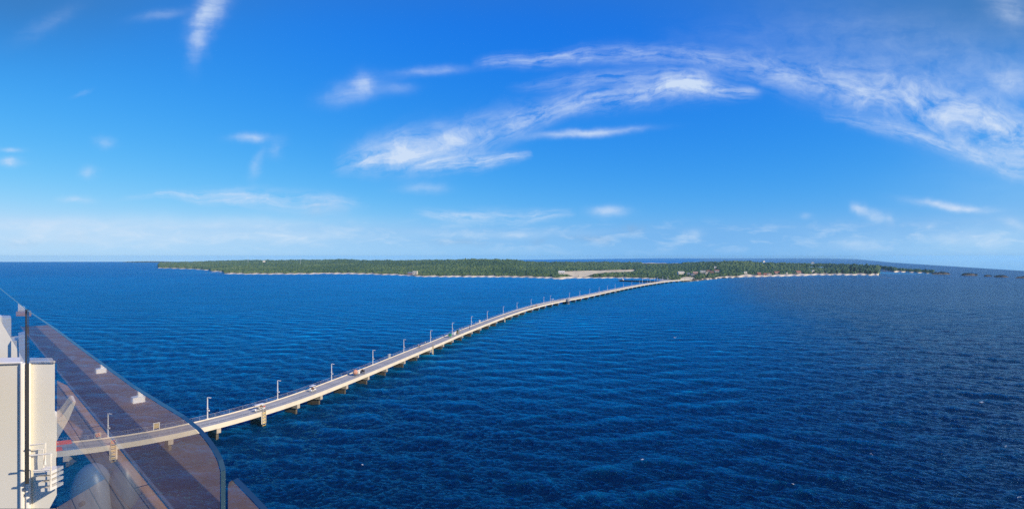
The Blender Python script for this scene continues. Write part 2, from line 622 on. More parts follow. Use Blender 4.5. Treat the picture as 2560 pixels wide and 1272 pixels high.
def build_sea():
    # bearings: fine ahead, coarse elsewhere; rings close together where the eye sees them large
    fine = np.radians(np.linspace(-52, 52, 1150))
    coarse = np.radians(np.linspace(52, 308, 60))[1:-1]
    th = np.concatenate([fine, coarse])
    n = len(th)
    rows = np.concatenate([[6000, 3500, 2200, 1800], np.linspace(1500, 648, 720), [646.5, 645.4]])
    d0 = F * CAMZ / (rows - HY)
    u = np.tan(np.clip(th, math.radians(-78), math.radians(78)))
    front = np.abs(((th + math.pi) % (2 * math.pi)) - math.pi) < math.radians(77)
    hy = interp(1280 + F * u, HORIZON)
    dmax = F * CAMZ / (hy - HY)
    rmax = np.where(front, dmax / np.cos(th) * np.where(front, 1, 1), 3500.0)
    cosn = np.where(front, np.maximum(np.cos(th), 0.25), 0.6)
    R = d0[:, None] / cosn[None, :]
    R = np.minimum(R, rmax[None, :])
    X = R * np.sin(th)[None, :]
    Y = R * np.cos(th)[None, :]
    dr = np.gradient(d0)
    dr = np.abs(dr)[:, None] * np.ones((1, n))
    dc = R * np.radians(104 / 1150.0)
    sp = np.maximum(dr, dc)
    # wind sea: many short-crested waves
    Z = np.zeros_like(X)
    DX = np.zeros_like(X)
    DY = np.zeros_like(X)
    r = np.random.default_rng(5)
    K = 84
    lam = 0.9 * (16 / 0.9) ** (np.arange(K) / (K - 1))
    for i in range(K):
        l = lam[i] * r.uniform(0.93, 1.07)
        sig = 0.65 if l < 8 else 0.45
        ang = math.radians(-108) + r.normal(0, sig)
        k = 2 * math.pi / l
        kx, ky = k * math.cos(ang), k * math.sin(ang)
        st = WAVE_STEEP * (1.0 if l < 6 else 0.62)
        a = st * l / (2 * math.pi) / math.sqrt(K)
        ph = kx * X + ky * Y + r.uniform(0, 6.28)
        fade = np.clip((l / sp - 2.0) / 2.0, 0, 1)
        # groups of waves
        gx, gy = r.normal(0, 0.03, 2) * (8 / max(l, 4))
        grp = 0.65 + 0.5 * np.sin(gx * X + gy * Y + r.uniform(0, 6.28))
        aa = a * fade * grp
        Z += aa * np.cos(ph)
        DX -= aa * math.cos(ang) * np.sin(ph)
        DY -= aa * math.sin(ang) * np.sin(ph)
    ok = (np.abs(th) < math.radians(52))[None, :]
    X2 = X + np.where(ok, DX, 0) * 1.25
    Y2 = Y + np.where(ok, DY, 0) * 1.25
    Z = np.where(ok, Z, 0)
    V = np.stack([X2, Y2, Z], -1).reshape(-1, 3)
    nr = len(rows)
    i, j = np.meshgrid(np.arange(nr - 1), np.arange(n), indexing='ij')
    j2 = (j + 1) % n
    Fq = np.stack([i * n + j, (i + 1) * n + j, (i + 1) * n + j2, i * n + j2], -1).reshape(-1, 4)
    Fq = Fq[:, ::-1]
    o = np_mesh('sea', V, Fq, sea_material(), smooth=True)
    pxv = 1280 + F * X / np.maximum(Y, 1)
    shore = F * CAMZ / (interp(pxv, SHORE) - HY)
    dist = np.where((pxv > 396) & (pxv < 2334) & (Y > 50) & (Y < shore + 40), shore - Y, 9999)
    sh = 0.55 * np.exp(-np.clip(dist, 0, None) / 55.0) * np.where(pxv > 1730, 1.0, 0.75)
    lag = pt(2206, 682)
    sh = np.maximum(sh, 0.85 * np.exp(-(((X - lag.x) / 55) ** 2 + ((Y - lag.y) / 110) ** 2)))
    lag = pt(545, 681)
    sh = np.maximum(sh, 0.45 * np.exp(-(((X - lag.x) / 70) ** 2 + ((Y - lag.y) / 90) ** 2)))
    lag = pt(470, 678)
    sh = np.maximum(sh, 0.22 * np.exp(-(((X - lag.x) / 160) ** 2 + ((Y - lag.y) / 160) ** 2)))
    at = o.data.attributes.new('shallow', 'FLOAT', 'POINT')
    at.data.foreach_set('value', sh.ravel().astype(np.float32))
    kind(o, 'structure', 'open blue sea with short wind waves')
    return o


WAVE_STEEP = 0.55


# ------------------------------------------------------------------ the island
SHORE = [(396, 670.2), (401, 670.4), (447, 671.5), (492, 673.5), (524, 676), (527, 679), (556, 680), (561, 684.6), (632, 685.6), (769, 685.4), (800, 684.2), (917, 685.5),
         (1015, 688.6), (1044, 691.4), (1100, 692.2), (1190, 692.6), (1280, 693), (1340, 694.5), (1377, 696.6), (1397, 698.2), (1428, 695.6), (1460, 695.4), (1559, 695),
         (1641, 697.2), (1668, 701.5), (1700, 704.6), (1741, 702), (1798, 695.8), (1856, 692.5), (1946, 690.7), (2028, 688.4), (2060, 687.4), (2138, 688), (2197, 688.4),
         (2199, 677.2), (2208, 677.2), (2236, 680.4), (2275, 681), (2329, 684.4), (2334, 684.6)]
SKYLINE = [(396, 659), (401, 656.5), (461, 655), (525, 653), (565, 651.2), (620, 650.4), (760, 649.8), (820, 649.2), (855, 648.2), (920, 650.3), (1000, 650.8), (1100, 649.3), (1150, 647.8),
           (1180, 647), (1240, 646.6), (1290, 648.6), (1312, 652), (1370, 654.4), (1460, 654.2), (1560, 655), (1720, 655.5), (1780, 653), (1800, 651.6), (1860, 651.4),
           (1900, 654), (1960, 656.5), (2060, 658), (2120, 659.5), (2190, 662), (2240, 668), (2300, 673), (2329, 676.5), (2334, 681)]
RIDGE = [(396, 2500), (430, 3100), (525, 3500), (700, 3500), (900, 3100), (1100, 2500), (1200, 2250), (1300, 2200), (1400, 2500), (1720, 2600), (1800, 1850),
         (1900, 2000), (2060, 1950), (2130, 1800), (2190, 1620), (2199, 1800), (2240, 1640), (2300, 1560), (2334, 1480)]
BEACHW = [(396, 14), (561, 30), (632, 26), (900, 34), (1044, 26), (1377, 30), (1500, 14), (1668, 10), (1740, 16), (1850, 34), (1946, 55), (2197, 40), (2199, 28), (2275, 20), (2334, 10)]
CLEARINGS = [
    [(1406, 678), (1423, 677.5), (1510, 675.5), (1592, 673.2), (1581, 678.4), (1526, 681), (1485, 684), (1464, 691.5), (1447, 693.2), (1428, 695), (1395, 697.6), (1377, 696),
     (1403, 692.3), (1432, 690), (1419, 685.2), (1411, 685.2), (1396, 684.5)],
    [(1602, 656.2), (1645, 655.8), (1705, 655.6), (1707, 658), (1660, 658.2), (1604, 658.4)],
    [(1700, 695), (1716, 691.5), (1738, 693.5), (1736, 698), (1720, 702.5), (1700, 704)],
    [(1852, 688.5), (1866, 684.6), (1880, 686), (1878, 691)],
]


build_sea()


def col_profile(x):
    """ground along the bearing of pixel column x: depth from the shore to beyond the ridge, and height"""
    x = np.asarray(x, float)
    ys = interp(x, SHORE) + 0.35 * np.sin(x * 0.31) + 0.25 * np.sin(x * 0.113 + 1)
    ds = F * CAMZ / (ys - HY)
    dr = np.maximum(interp(x, RIDGE), ds + 60)
    yk = interp(x, SKYLINE) + 0.35 * np.sin(x * 0.21 + 2) + 0.3 * np.sin(x * 0.057)
    yk = yk + 4.6 * F / dr
    return ys, ds, dr, yk


def ground(x, t):
    """t 0 at the waterline, 1 on the ridge"""
    ys, ds, dr, yk = col_profile(x)
    tt = np.clip(t, 0, 1)
    d = ds + (dr - ds) * t
    inl = np.maximum(d - ds, 0)
    zr = np.maximum(CAMZ - (yk - HY) / F * dr, 5.0)
    und = 0.9 * np.sin(x * 0.05 + d * 0.006) * np.sin(d * 0.011 + x * 0.013)
    lo = 2.6 * (1 - np.exp(-inl / 13.0))
    z = lo + (zr - lo) * tt ** 1.05 + und * np.clip(inl / 120, 0, 1) * (1 - tt)
    z = np.where(t > 1, zr * np.maximum(0, 1 - (t - 1) / 0.10) - 6 * np.maximum(0, (t - 1) / 0.10 - 0.8), z)
    return (x - 1280.0) / F * d, d, z


def find_t(x, y):
    ts = np.linspace(0, 1, 500)
    X, Y, Z = ground(np.full_like(ts, x), ts)
    py = HY + F * (CAMZ - Z) / Y
    i = int(np.argmin(np.abs(py - y)))
    return ts[i]


def on_land(x, y):
    t = find_t(x, y)
    X, Y, Z = ground(np.array([float(x)]), np.array([t]))
    return Vector((float(X[0]), float(Y[0]), float(Z[0])))


def land_mat(name, a, b, scale, rough=0.9, c=None):
    m = bpy.data.materials.new(name)
    m.use_nodes = True
    T = NT(m.node_tree)
    p = T.n['Principled BSDF']
    g = T.n.new('ShaderNodeNewGeometry')
    n1 = T.noise(g.outputs['Position'], scale, 7, 0.65)
    n2 = T.noise(g.outputs['Position'], scale * 0.13, 4, 0.6)
    col = T.mix(T.maprange(n1, 0.32, 0.68), a, b)
    if c:
        col = T.mix(T.maprange(n2, 0.5, 0.68), col, c)
    T.l.new(col, p.inputs['Base Color'])
    p.inputs['Roughness'].default_value = rough
    p.inputs['Specular IOR Level'].default_value = 0.15
    return m


def build_island():
    xs = np.concatenate([np.arange(396, 2197.5, 3.0), [2198.6, 2199.4], np.arange(2201, 2335, 2.5)])
    ts = np.concatenate([np.linspace(0, 1, 70) ** 1.5, [1.03, 1.07, 1.12]])
    n, k = len(xs), len(ts)
    Xg, Tg = np.meshgrid(xs, ts, indexing='ij')
    X, Y, Z = ground(Xg, Tg)
    # waterline skirt and beach scarp
    ys, ds, dr, yk = col_profile(xs)
    V = np.stack([X, Y, Z], -1).reshape(-1, 3)
    i, j = np.meshgrid(np.arange(n - 1), np.arange(k - 1), indexing='ij')
    Fq = np.stack([i * k + j, (i + 1) * k + j, (i + 1) * k + j + 1, i * k + j + 1], -1).reshape(-1, 4)
    cx = Xg[:-1, :-1] + 1.5
    cX = (X[:-1, :-1] + X[1:, 1:]) / 2
    cY = (Y[:-1, :-1] + Y[1:, 1:]) / 2
    cZ = (Z[:-1, :-1] + Z[1:, 1:]) / 2
    py = HY + F * (CAMZ - cZ) / cY
    inland = cY - ((ds[:-1] + ds[1:]) / 2)[:, None]
    bw = interp(cx, BEACHW) * (0.75 + 0.35 * np.sin(cx * 0.17) * np.sin(cx * 0.041 + 1))
    beach = inland < bw
    clear = np.zeros_like(beach)
    for p in CLEARINGS:
        clear |= in_poly(cx, py, p)
    clear &= ~beach
    fb, fc = beach.ravel(), clear.ravel()
    kind(np_mesh('terrain', V, Fq[~(fb | fc)], land_mat('scrub_ground', (0.035, 0.055, 0.018), (0.075, 0.085, 0.035), 0.12, c=(0.10, 0.09, 0.045)), True),
         'structure', 'low green island under scrub woodland')
    kind(np_mesh('beach', V, Fq[fb], land_mat('beach_sand', (0.66, 0.53, 0.34), (0.84, 0.70, 0.48), 0.05, c=(0.52, 0.41, 0.25)), True),
         'structure', 'pale sand along the waterline')
    kind(np_mesh('sand_clearing', V, Fq[fc], land_mat('crushed_coral', (0.70, 0.54, 0.30), (0.90, 0.74, 0.42), 0.06, c=(0.56, 0.40, 0.21)), True),
         'structure', 'bare sandy clearings among the trees')


build_island()


def crown_templates(nv=8):
    import bmesh
    out = []
    r = np.random.default_rng(3)
    for k in range(nv):
        bm = bmesh.new()
        bmesh.ops.create_icosphere(bm, subdivisions=1, radius=1.0)
        low = [v for v in bm.verts if v.co.z < -0.5]
        bmesh.ops.delete(bm, geom=low, context='VERTS')
        bm.verts.ensure_lookup_table()
        V = np.array([v.co[:] for v in bm.verts])
        V *= r.uniform(0.62, 1.3, (len(V), 1))
        V[:, 2] = V[:, 2] * 0.62
        Fq = np.array([[v.index for v in f.verts] for f in bm.faces])
        bm.free()
        out.append((V, Fq))
    return out


def foliage_mat(name, stops, scale=0.35):
    m = bpy.data.materials.new(name)
    m.use_nodes = True
    T = NT(m.node_tree)
    p = T.n['Principled BSDF']
    at = T.n.new('ShaderNodeAttribute')
    at.attribute_name = 'hue'
    g = T.n.new('ShaderNodeNewGeometry')
    nz = T.noise(g.outputs['Position'], scale, 5, 0.7)
    v = T.math('ADD', T.math('MULTIPLY', at.outputs['Fac'], 0.65), T.math('MULTIPLY', nz, 0.4))
    T.l.new(T.ramp(v, stops), p.inputs['Base Color'])
    p.inputs['Roughness'].default_value = 0.75
    p.inputs['Specular IOR Level'].default_value = 0.2
    return m


GREENS = [(0.12, (0.026, 0.055, 0.020)), (0.38, (0.055, 0.100, 0.030)), (0.62, (0.100, 0.150, 0.042)), (0.82, (0.16, 0.19, 0.062)), (0.98, (0.25, 0.24, 0.11))]


BUILDINGS = [
        (1038, 686.2, 9, 7, 'CREAM', 'WR', 'pale two storey house alone among the trees left of the clearing', 'house', 'flat'),
        (1027, 685.6, 11, 4.5, 'REDW', 'BLUEG', 'low dark roofed house left of the pale two storey house', 'house', 'gable'),
        (1702, 685, 12, 5.5, 'WR', 'CREAM', 'cream long house at the left end of the resort', 'house', 'gable'),
        (1721, 687, 6, 4, 'BLUEG', 'BLUEG', 'blue grey roofed hut in front of the resort, behind the pier root', 'hut', 'gable'),
        (1731, 688.5, 6, 4, 'BLUEG', 'SLATE', 'slate roofed hut right of the blue grey hut', 'hut', 'hip'),
        (1738, 685, 9, 5, 'PINK', 'PINK', 'pink house in the middle of the resort', 'house', 'gable'),
        (1757, 681.5, 10, 4.5, 'WR', 'WR', 'white flat roofed house behind the pink house', 'house', 'flat'),
        (1766, 689, 4, 8, 'CREAM', 'THATCH', 'tall narrow cream hut near the shore of the resort', 'hut', 'hip'),
        (1771, 680, 6, 4, 'CREAM', 'REDR', 'small red roofed house right of the white flat roof', 'house', 'gable'),
        (1779, 682, 7, 4, 'REDW', 'THATCH', 'thatched brown hut in the upper resort', 'hut', 'hip'),
        (1792, 679.6, 8, 4.5, 'WR', 'REDR', 'white house with red roof at the right end of the resort', 'house', 'gable'),
        (1788, 671, 4, 4.5, 'WR', 'WR', 'small white tower standing alone up the wooded hill', 'tower', 'flat'),
        (1863, 684, 6, 4.5, 'WR', 'WR', 'white beach house where the beach begins', 'house', 'flat'),
        (1897, 688, 7, 6, 'REDW', 'REDR', 'red roofed beach hut, leftmost of the row behind the beach', 'hut', 'gable'),
        (1913, 688.6, 6, 5, 'PINK', 'REDR', 'pink beach hut right of the red roofed one', 'hut', 'gable'),
        (1923, 689, 7, 5, 'CREAM', 'REDR', 'cream beach hut close to the sand', 'hut', 'hip'),
        (1941, 683.6, 10, 4.5, 'PINK', 'REDR', 'long pink house set back behind the beach', 'house', 'gable'),
        (1967, 688, 2.6, 6, 'CREAM', 'CREAM', 'thin cream lifeguard tower on the sand', 'tower', 'flat'),
        (1995, 682.6, 9, 5, 'PINK', 'REDR', 'pink red roofed house behind the middle of the beach', 'house', 'gable'),
        (2032, 680, 4.5, 4, 'WR', 'WR', 'white block house near the right end of the beach', 'house', 'flat'),
        (1909, 657.5, 4, 3.4, 'WR', 'WR', 'tiny white house far on the ridge, left one', 'house', 'flat', 'beach_house', 3),
        (2031, 660, 5, 3.4, 'WR', 'WR', 'tiny white house far on the ridge above the pond', 'house', 'flat', 'beach_house', 3),
        (660, 656.8, 4, 3.4, 'WR', 'WR', 'tiny white house on the far hill at the left', 'house', 'flat', 'beach_house', 3),
        (1404, 685, 12, 6.5, 'WR', 'WR', 'white shed at the left end of the sandy clearing', 'shed', 'gable')]


def build_woodland():
    N = 120000
    x = RNG.uniform(397, 2333, N)
    t = RNG.uniform(0, 1, N) ** 1.25
    ys, ds, dr, yk = col_profile(x)
    wgt = (dr - ds) * (ds + (dr - ds) * t) * (0.45 + 0.55 * (1 - t))
    keep = RNG.uniform(0, 1, N) < np.clip(wgt / np.percentile(wgt, 80), 0.12, 1)
    x, t = x[keep], t[keep]
    # a dense fringe behind the beach
    xf = RNG.uniform(397, 2333, 9000)
    _, dsf, drf, _ = col_profile(xf)
    tf = np.clip((interp(xf, BEACHW) + RNG.uniform(0, 90, 9000)) / (drf - dsf), 0, 0.95)
    x = np.concatenate([x, xf])
    t = np.concatenate([t, tf])
    X, Y, Z = ground(x, t)
    ys, ds, dr, yk = col_profile(x)
    py = HY + F * (CAMZ - Z) / Y
    bw = interp(x, BEACHW)
    ok = (Y - ds) > bw * (0.8 + 0.35 * np.sin(x * 0.17) * np.sin(x * 0.041 + 1)) + 9
    for p in CLEARINGS:
        for dy in (0.4, -1.6, -3.6):
            ok &= ~in_poly(x, py + dy, p)
    for bl in BUILDINGS:
        ok &= ~((np.abs(x - bl[0]) < bl[2] * 0.62 + 1.5) & (py > bl[1] - bl[3] * 0.5) & (py < bl[1] + 4.5))
    ok &= ~((x > 1690) & (x < 1800) & (py > 676) & (RNG.uniform(0, 1, len(x)) < 0.62))
    ok &= ~((x > 1995) & (x < 2080) & (np.abs(py - 668.5) < 1.6))
    x, t, X, Y, Z = x[ok], t[ok], X[ok], Y[ok], Z[ok]
    n = len(x)
    near = np.clip(1 - (Y - 1100) / 500, 0, 1)
    rad = RNG.uniform(2.3, 5.2, n) * (1.0 + 0.35 * RNG.uniform(0, 1, n) ** 4) * (0.8 + 0.5 * np.clip((Y - 1300) / 1800, 0, 1))
    edge = np.clip((Y - col_profile(x)[1]) / 90, 0.35, 1)
    rad *= edge
    tall = np.where((x > 2080) & (x < 2240), 1.25, 1.0)
    patch = np.sin(X * 0.011 + 1.3 * np.sin(Y * 0.006)) * np.sin(Y * 0.008 + 0.7 * np.sin(X * 0.013))
    patch2 = np.sin(X * 0.037 + 2.0 * np.sin(Y * 0.019)) * np.sin(Y * 0.026 + 1.5 * np.sin(X * 0.031))
    hue = np.clip(0.38 + 0.18 * patch + 0.17 * patch2 + RNG.normal(0, 0.14, n) + np.where(edge < 0.8, 0.16, 0), 0, 1)
    hue = np.where(x > 2060, hue * 0.62, hue)
    hue = np.where(x < 900, np.minimum(hue + 0.14 * np.clip((900 - x) / 300, 0, 1), 1), hue)
    tm = crown_templates()
    which = RNG.integers(0, len(tm), n)
    Vs, Fs, Hs, off = [], [], [], 0
    for k, (V0, F0) in enumerate(tm):
        idx = np.nonzero(which == k)[0]
        a = RNG.uniform(0, 6.283, len(idx))
        ca, sa = np.cos(a), np.sin(a)
        r = rad[idx]
        vx = (V0[None, :, 0] * ca[:, None] - V0[None, :, 1] * sa[:, None]) * r[:, None] + X[idx][:, None]
        vy = (V0[None, :, 0] * sa[:, None] + V0[None, :, 1] * ca[:, None]) * r[:, None] + Y[idx][:, None]
        vz = (V0[None, :, 2] * RNG.uniform(0.8, 1.25, len(idx))[:, None] * tall[idx][:, None] + 0.42) * r[:, None] + Z[idx][:, None]
        Vs.append(np.stack([vx, vy, vz], -1).reshape(-1, 3))
        Fs.append((F0[None] + (np.arange(len(idx)) * len(V0))[:, None, None] + off).reshape(-1, 3))
        Hs.append(np.repeat(hue[idx], len(V0)))
        off += len(idx) * len(V0)
    V, Fq, H = np.concatenate(Vs), np.concatenate(Fs), np.concatenate(Hs)
    o = np_mesh('woodland', V, Fq, foliage_mat('scrub_foliage', GREENS))
    at = o.data.attributes.new('hue', 'FLOAT', 'POINT')
    at.data.foreach_set('value', H.astype(np.float32))
    kind(o, 'stuff', 'dense green scrub woodland covering the island')


build_woodland()


def build_far_shore():
    mb = MB()
    xs = list(range(318, 430, 6))
    d = 4000.0
    top = [at_depth(x, 653.9 - 0.9 * math.sin((x - 318) / 112 * math.pi) - 0.3 * math.sin(x * 0.5), d) for x in xs]
    bot = [Vector((p.x, d - 60, -1)) for p in top]
    back = [Vector((p.x, d + 120, -1)) for p in top]
    for a in range(len(xs) - 1):
        mb.quad(bot[a], bot[a + 1], top[a + 1], top[a])
        mb.quad(top[a], top[a + 1], back[a + 1], back[a])
    o = mb.build('far_shore', land_mat('far_scrub', (0.05, 0.07, 0.04), (0.12, 0.12, 0.08), 0.02), fix=False)
    kind(o, 'structure', 'thin line of far low land on the horizon')
    # pale pond among the trees of the headland
    mb = MB()
    pts = []
    for x, y in ((1994, 668.4), (2020, 667.4), (2050, 667.8), (2084, 668.2), (2080, 669.6), (2040, 669.6), (2005, 669.4)):
        p = on_land(x, y)
        pts.append((p.x, p.y, p.z + 0.6))
    mb.quad(*pts)
    o = mb.build('pond', mat('pond_water', (0.30, 0.38, 0.42), 0.15, 0.05, 0.02), fix=False)
    kind(o, 'structure', 'pale salt pond among the headland trees')
    mb = MB()
    pts = []
    for x, y in ((1728, 657.6), (1742, 656.2), (1757, 656.2), (1752, 657.8), (1738, 658.4)):
        p = on_land(x, y)
        pts.append((p.x, p.y, p.z + 6.5))
    mb.quad(*pts)
    o = mb.build('pond', mat('pond_water_blue', (0.10, 0.22, 0.36), 0.15, 0.05, 0.02), fix=False)
    kind(o, 'structure', 'blue salt pond far behind the trees')


build_far_shore()


# ------------------------------------------------------------------ islets off the point
ROCK = mat('islet_rock', (0.10, 0.085, 0.065), 0.95, 0.45, 0.25, bump=0.4)
ISLET_GREEN = mat('islet_scrub', (0.035, 0.045, 0.02), 0.9, 0.5, 0.3)


def mound(mb, c, rx, ry, h, seed, nu=22, nv=7, z0=-1.0, pw=0.55):
    r = random.Random(seed)
    ph = [r.uniform(0, 6.28) for _ in range(6)]
    k = len(mb.v)
    for i in range(nv + 1):
        f = i / nv
        for j in range(nu):
            t = 2 * math.pi * j / nu
            w = 1 + 0.16 * math.sin(2 * t + ph[0]) + 0.12 * math.sin(3 * t + ph[1]) + 0.07 * math.sin(7 * t + ph[2])
            rad = (1 - f) ** pw * w
            bz = z0 + (h - z0) * f ** 0.9 * (1 + 0.10 * math.sin(4 * t + ph[3] + 3 * f) + r.uniform(-0.05, 0.05))
            mb.v.append((c[0] + rx * rad * math.cos(t), c[1] + ry * rad * math.sin(t), bz))
    for i in range(nv):
        for j in range(nu):
            j2 = (j + 1) % nu
            mb.f.append((k + i * nu + j, k + i * nu + j2, k + (i + 1) * nu + j2, k + (i + 1) * nu + j))
            mb.mi.append(mb.cur)


def clump(mb, c, r, seed, n=40, flat=0.7):
    """leaf clumps filling a rounded crown"""
    g = random.Random(seed)
    for _ in range(n):
        while True:
            p = Vector((g.uniform(-1, 1), g.uniform(-1, 1), g.uniform(-1, 1)))
            if 0.25 < p.length < 1:
                break
        s = r * g.uniform(0.16, 0.34)
        q = Vector((c[0] + p.x * r, c[1] + p.y * r, c[2] + p.z * r * flat))
        a = Vector((g.gauss(0, 1), g.gauss(0, 1), g.gauss(0, 0.5))).normalized()
        b = a.cross(Vector((g.gauss(0, 1), g.gauss(0, 1), g.gauss(0, 1)))).normalized()
        mb.quad(q - a * s - b * s * 0.6, q + a * s * 0.2 - b * s, q + a * s + b * s * 0.5, q - a * s * 0.3 + b * s)


def islet(x0, x1, ytop, ybase, seed, label, peak=0.5):
    d = F * CAMZ / (ybase - 0.4 - HY)
    xc = x0 + (x1 - x0) * peak
    half = (x1 - x0) / 2 / F * d
    c = at_depth((x0 + x1) / 2, ybase, d + half * 0.5)
    h = (ybase - ytop) / F * d
    t = thing('rock_islet', label, 'islet', (c.x, c.y, 0), group='islets off the point')
    mb = MB()
    mound(mb, (0, 0), half, half * 0.5, h * 0.72, seed, pw=0.5)
    mb.build('rock', ROCK, t)
    mb = MB()
    g = random.Random(seed + 1)
    for i in range(int(10 + half)):
        u = g.uniform(-0.72, 0.72)
        v = g.uniform(-0.6, 0.6)
        zz = h * 0.68 * (1 - u * u * 0.8) * (1 - 0.3 * v * v)
        clump(mb, (u * half, v * half * 0.5, zz), min(h * 0.35, 3.2) * g.uniform(0.6, 1.1), seed * 50 + i, 26)
    mb.build('scrub', ISLET_GREEN, t, fix=False)['kind'] = 'stuff'
    return t


islet(2330, 2375, 678.6, 686.6, 21, 'long dark islet with a humped back closest to the point')
islet(2398, 2446, 682, 689.4, 22, 'broad flat topped scrub islet right of the open channel')
islet(2458, 2480, 686.6, 691.4, 23, 'smallest low dark islet between the two broad ones')
islet(2484, 2521, 687.2, 693.4, 24, 'rounded scrub islet second from the right picture edge')
islet(2541, 2580, 690, 696, 25, 'dark islet cut off by the right picture edge')


# ------------------------------------------------------------------ foam
def build_foam():
    m = mat('foam', (0.46, 0.50, 0.50), 0.8, 0.12, 0.8)
    mb = MB()
    g = random.Random(9)
    for (x, y, w) in ((1690, 843, 1.6), (1700, 849, 0.9), (904, 1162, 0.5), (1605, 1148, 0.6), (1985, 1210, 0.8), (2178, 1135, 0.7), (2455, 1006, 1.2), 
                      (2510, 1115, 0.6), (2548, 1242, 0.5), (2518, 724, 2.5)):
        for _ in range(3):
            p = pt(x + g.uniform(-4, 4), y + g.uniform(-1.6, 1.6), 0.32)
            pts = []
            s = w * g.uniform(0.15, 0.4)
            for k in range(7):
                t = k / 7 * 6.283
                rr = s * g.uniform(0.5, 1.2)
                pts.append((p.x + rr * 1.5 * math.cos(t), p.y + rr * 0.8 * math.sin(t), p.z + g.uniform(0, 0.12)))
            mb.quad(*pts)
    o = mb.build('whitecaps', m, fix=False)
    kind(o, 'stuff', 'small scattered white wave crests')
    mb = MB()
    for (x0, y0, x1, y1, wd) in ((2172, 689.3, 2228, 694.6, 5), (2190, 690.5, 2240, 697, 3), (2150, 696, 2290, 699, 1.2), (500, 681, 556, 683.5, 7), (516, 678.6, 540, 679.6, 5), (398, 671.2, 470, 672.8, 4), (1706, 704.6, 1790, 697.4, 3.0),
                                 (1850, 693.4, 2000, 690.2, 1.6), (632, 686.4, 1000, 688.6, 1.4), (2186, 677.4, 2235, 681.2, 2)):
        n = 26
        for i in range(n):
            if g.random() < 0.25:
                continue
            f0 = i / n
            p = pt(x0 + (x1 - x0) * f0, y0 + (y1 - y0) * f0 + g.uniform(-0.3, 0.3), 0.28)
            q = pt(x0 + (x1 - x0) * (f0 + 1.1 / n), y0 + (y1 - y0) * (f0 + 1.1 / n), 0.28)
            w = wd * g.uniform(0.4, 1.3)
            mb.quad(p, q, q + Vector((0, w * g.uniform(0.3, 1.2), 0)), p + Vector((0, w, 0)))
    o = mb.build('surf', m, fix=False)
    kind(o, 'stuff', 'thin white surf along the shore')


build_foam()


# ------------------------------------------------------------------ the long pier
DECK = 4.0
PW = 6.6
FAR = [(40, 1118), (100, 1112), (167, 1107), (239, 1100), (335, 1087), (425, 1071), (515, 1050), (606, 1026), (697, 999), (764, 975.5), (829, 951), (882, 931), (931, 912), (1011, 880), (1076, 855), (1130, 832.5), (1177, 815), (1218, 799.5),
       (1257, 786), (1291, 775), (1327, 765), (1359, 757.5), (1392, 751), (1423, 745.6), (1449.5, 740.6), (1474, 735.6), (1497, 730.6), (1518, 726.2), (1538, 722.4), (1558.6, 718.2), (1579, 714.6), (1598.5, 711.2), (1617.5, 708.2), (1636, 705.6),
       (1652, 703.4), (1672, 701.2), (1692, 699.8), (1712, 698.4), (1722, 697.6)]


def smooth_path():
    P = np.array([pt(x, y, DECK)[:2] for x, y in FAR])
    s = np.concatenate([[0], np.cumsum(np.hypot(*np.diff(P, axis=0).T))])
    S = np.arange(0, s[-1], 2.0)
    Q = np.stack([np.interp(S, s, P[:, 0]), np.interp(S, s, P[:, 1])], -1)
    for _ in range(26):
        Q[1:-1] = Q[1:-1] * 0.5 + (Q[:-2] + Q[2:]) * 0.25
    return Q


PATH = smooth_path()
TAN = np.gradient(PATH, axis=0)
TAN /= np.linalg.norm(TAN, axis=1, keepdims=True)
NRM = np.stack([TAN[:, 1], -TAN[:, 0]], -1)           # towards the camera side


def pier_at(i, off, z):
    return Vector((PATH[i, 0] + NRM[i, 0] * off, PATH[i, 1] + NRM[i, 1] * off, z))


PATH_PX = np.array([to_px(PATH[i, 0], PATH[i, 1], DECK)[0] for i in range(len(PATH))])
NEAR_PX = np.array([to_px(PATH[i, 0] + NRM[i, 0] * PW, PATH[i, 1] + NRM[i, 1] * PW, DECK)[0] for i in range(len(PATH))])


def far_i(x):
    return int(np.argmin(np.abs(PATH_PX - x)))


def near_i(x):
    return int(np.argmin(np.abs(NEAR_PX - x)))


def deck_i(x, y):
    """path index and offset of the deck point seen at pixel x, y"""
    p = pt(x, y, DECK)
    d = (PATH - np.array([p.x, p.y]))
    i = int(np.argmin(np.hypot(d[:, 0], d[:, 1])))
    return i, -float(d[i] @ NRM[i]), p


def yaw(i):
    return math.atan2(TAN[i, 1], TAN[i, 0])


def sweep(mb, prof, i0=0, i1=None, step=1):
    idx = list(range(i0, len(PATH) if i1 is None else i1, step))
    k = len(mb.v)
    n = len(prof)
    for i in idx:
        for o, z in prof:
            mb.v.append(tuple(pier_at(i, o, z)))
    for a in range(len(idx) - 1):
        for j in range(n):
            j2 = (j + 1) % n
            mb.f.append((k + a * n + j, k + a * n + j2, k + (a + 1) * n + j2, k + (a + 1) * n + j))
            mb.mi.append(mb.cur)
    mb.f.append(tuple(k + j for j in range(n)))
    mb.f.append(tuple(k + (len(idx) - 1) * n + j for j in range(n))[::-1])
    mb.mi += [mb.cur, mb.cur]


def rect(o0, o1, z0, z1):
    return [(o0, z0), (o1, z0), (o1, z1), (o0, z1)]


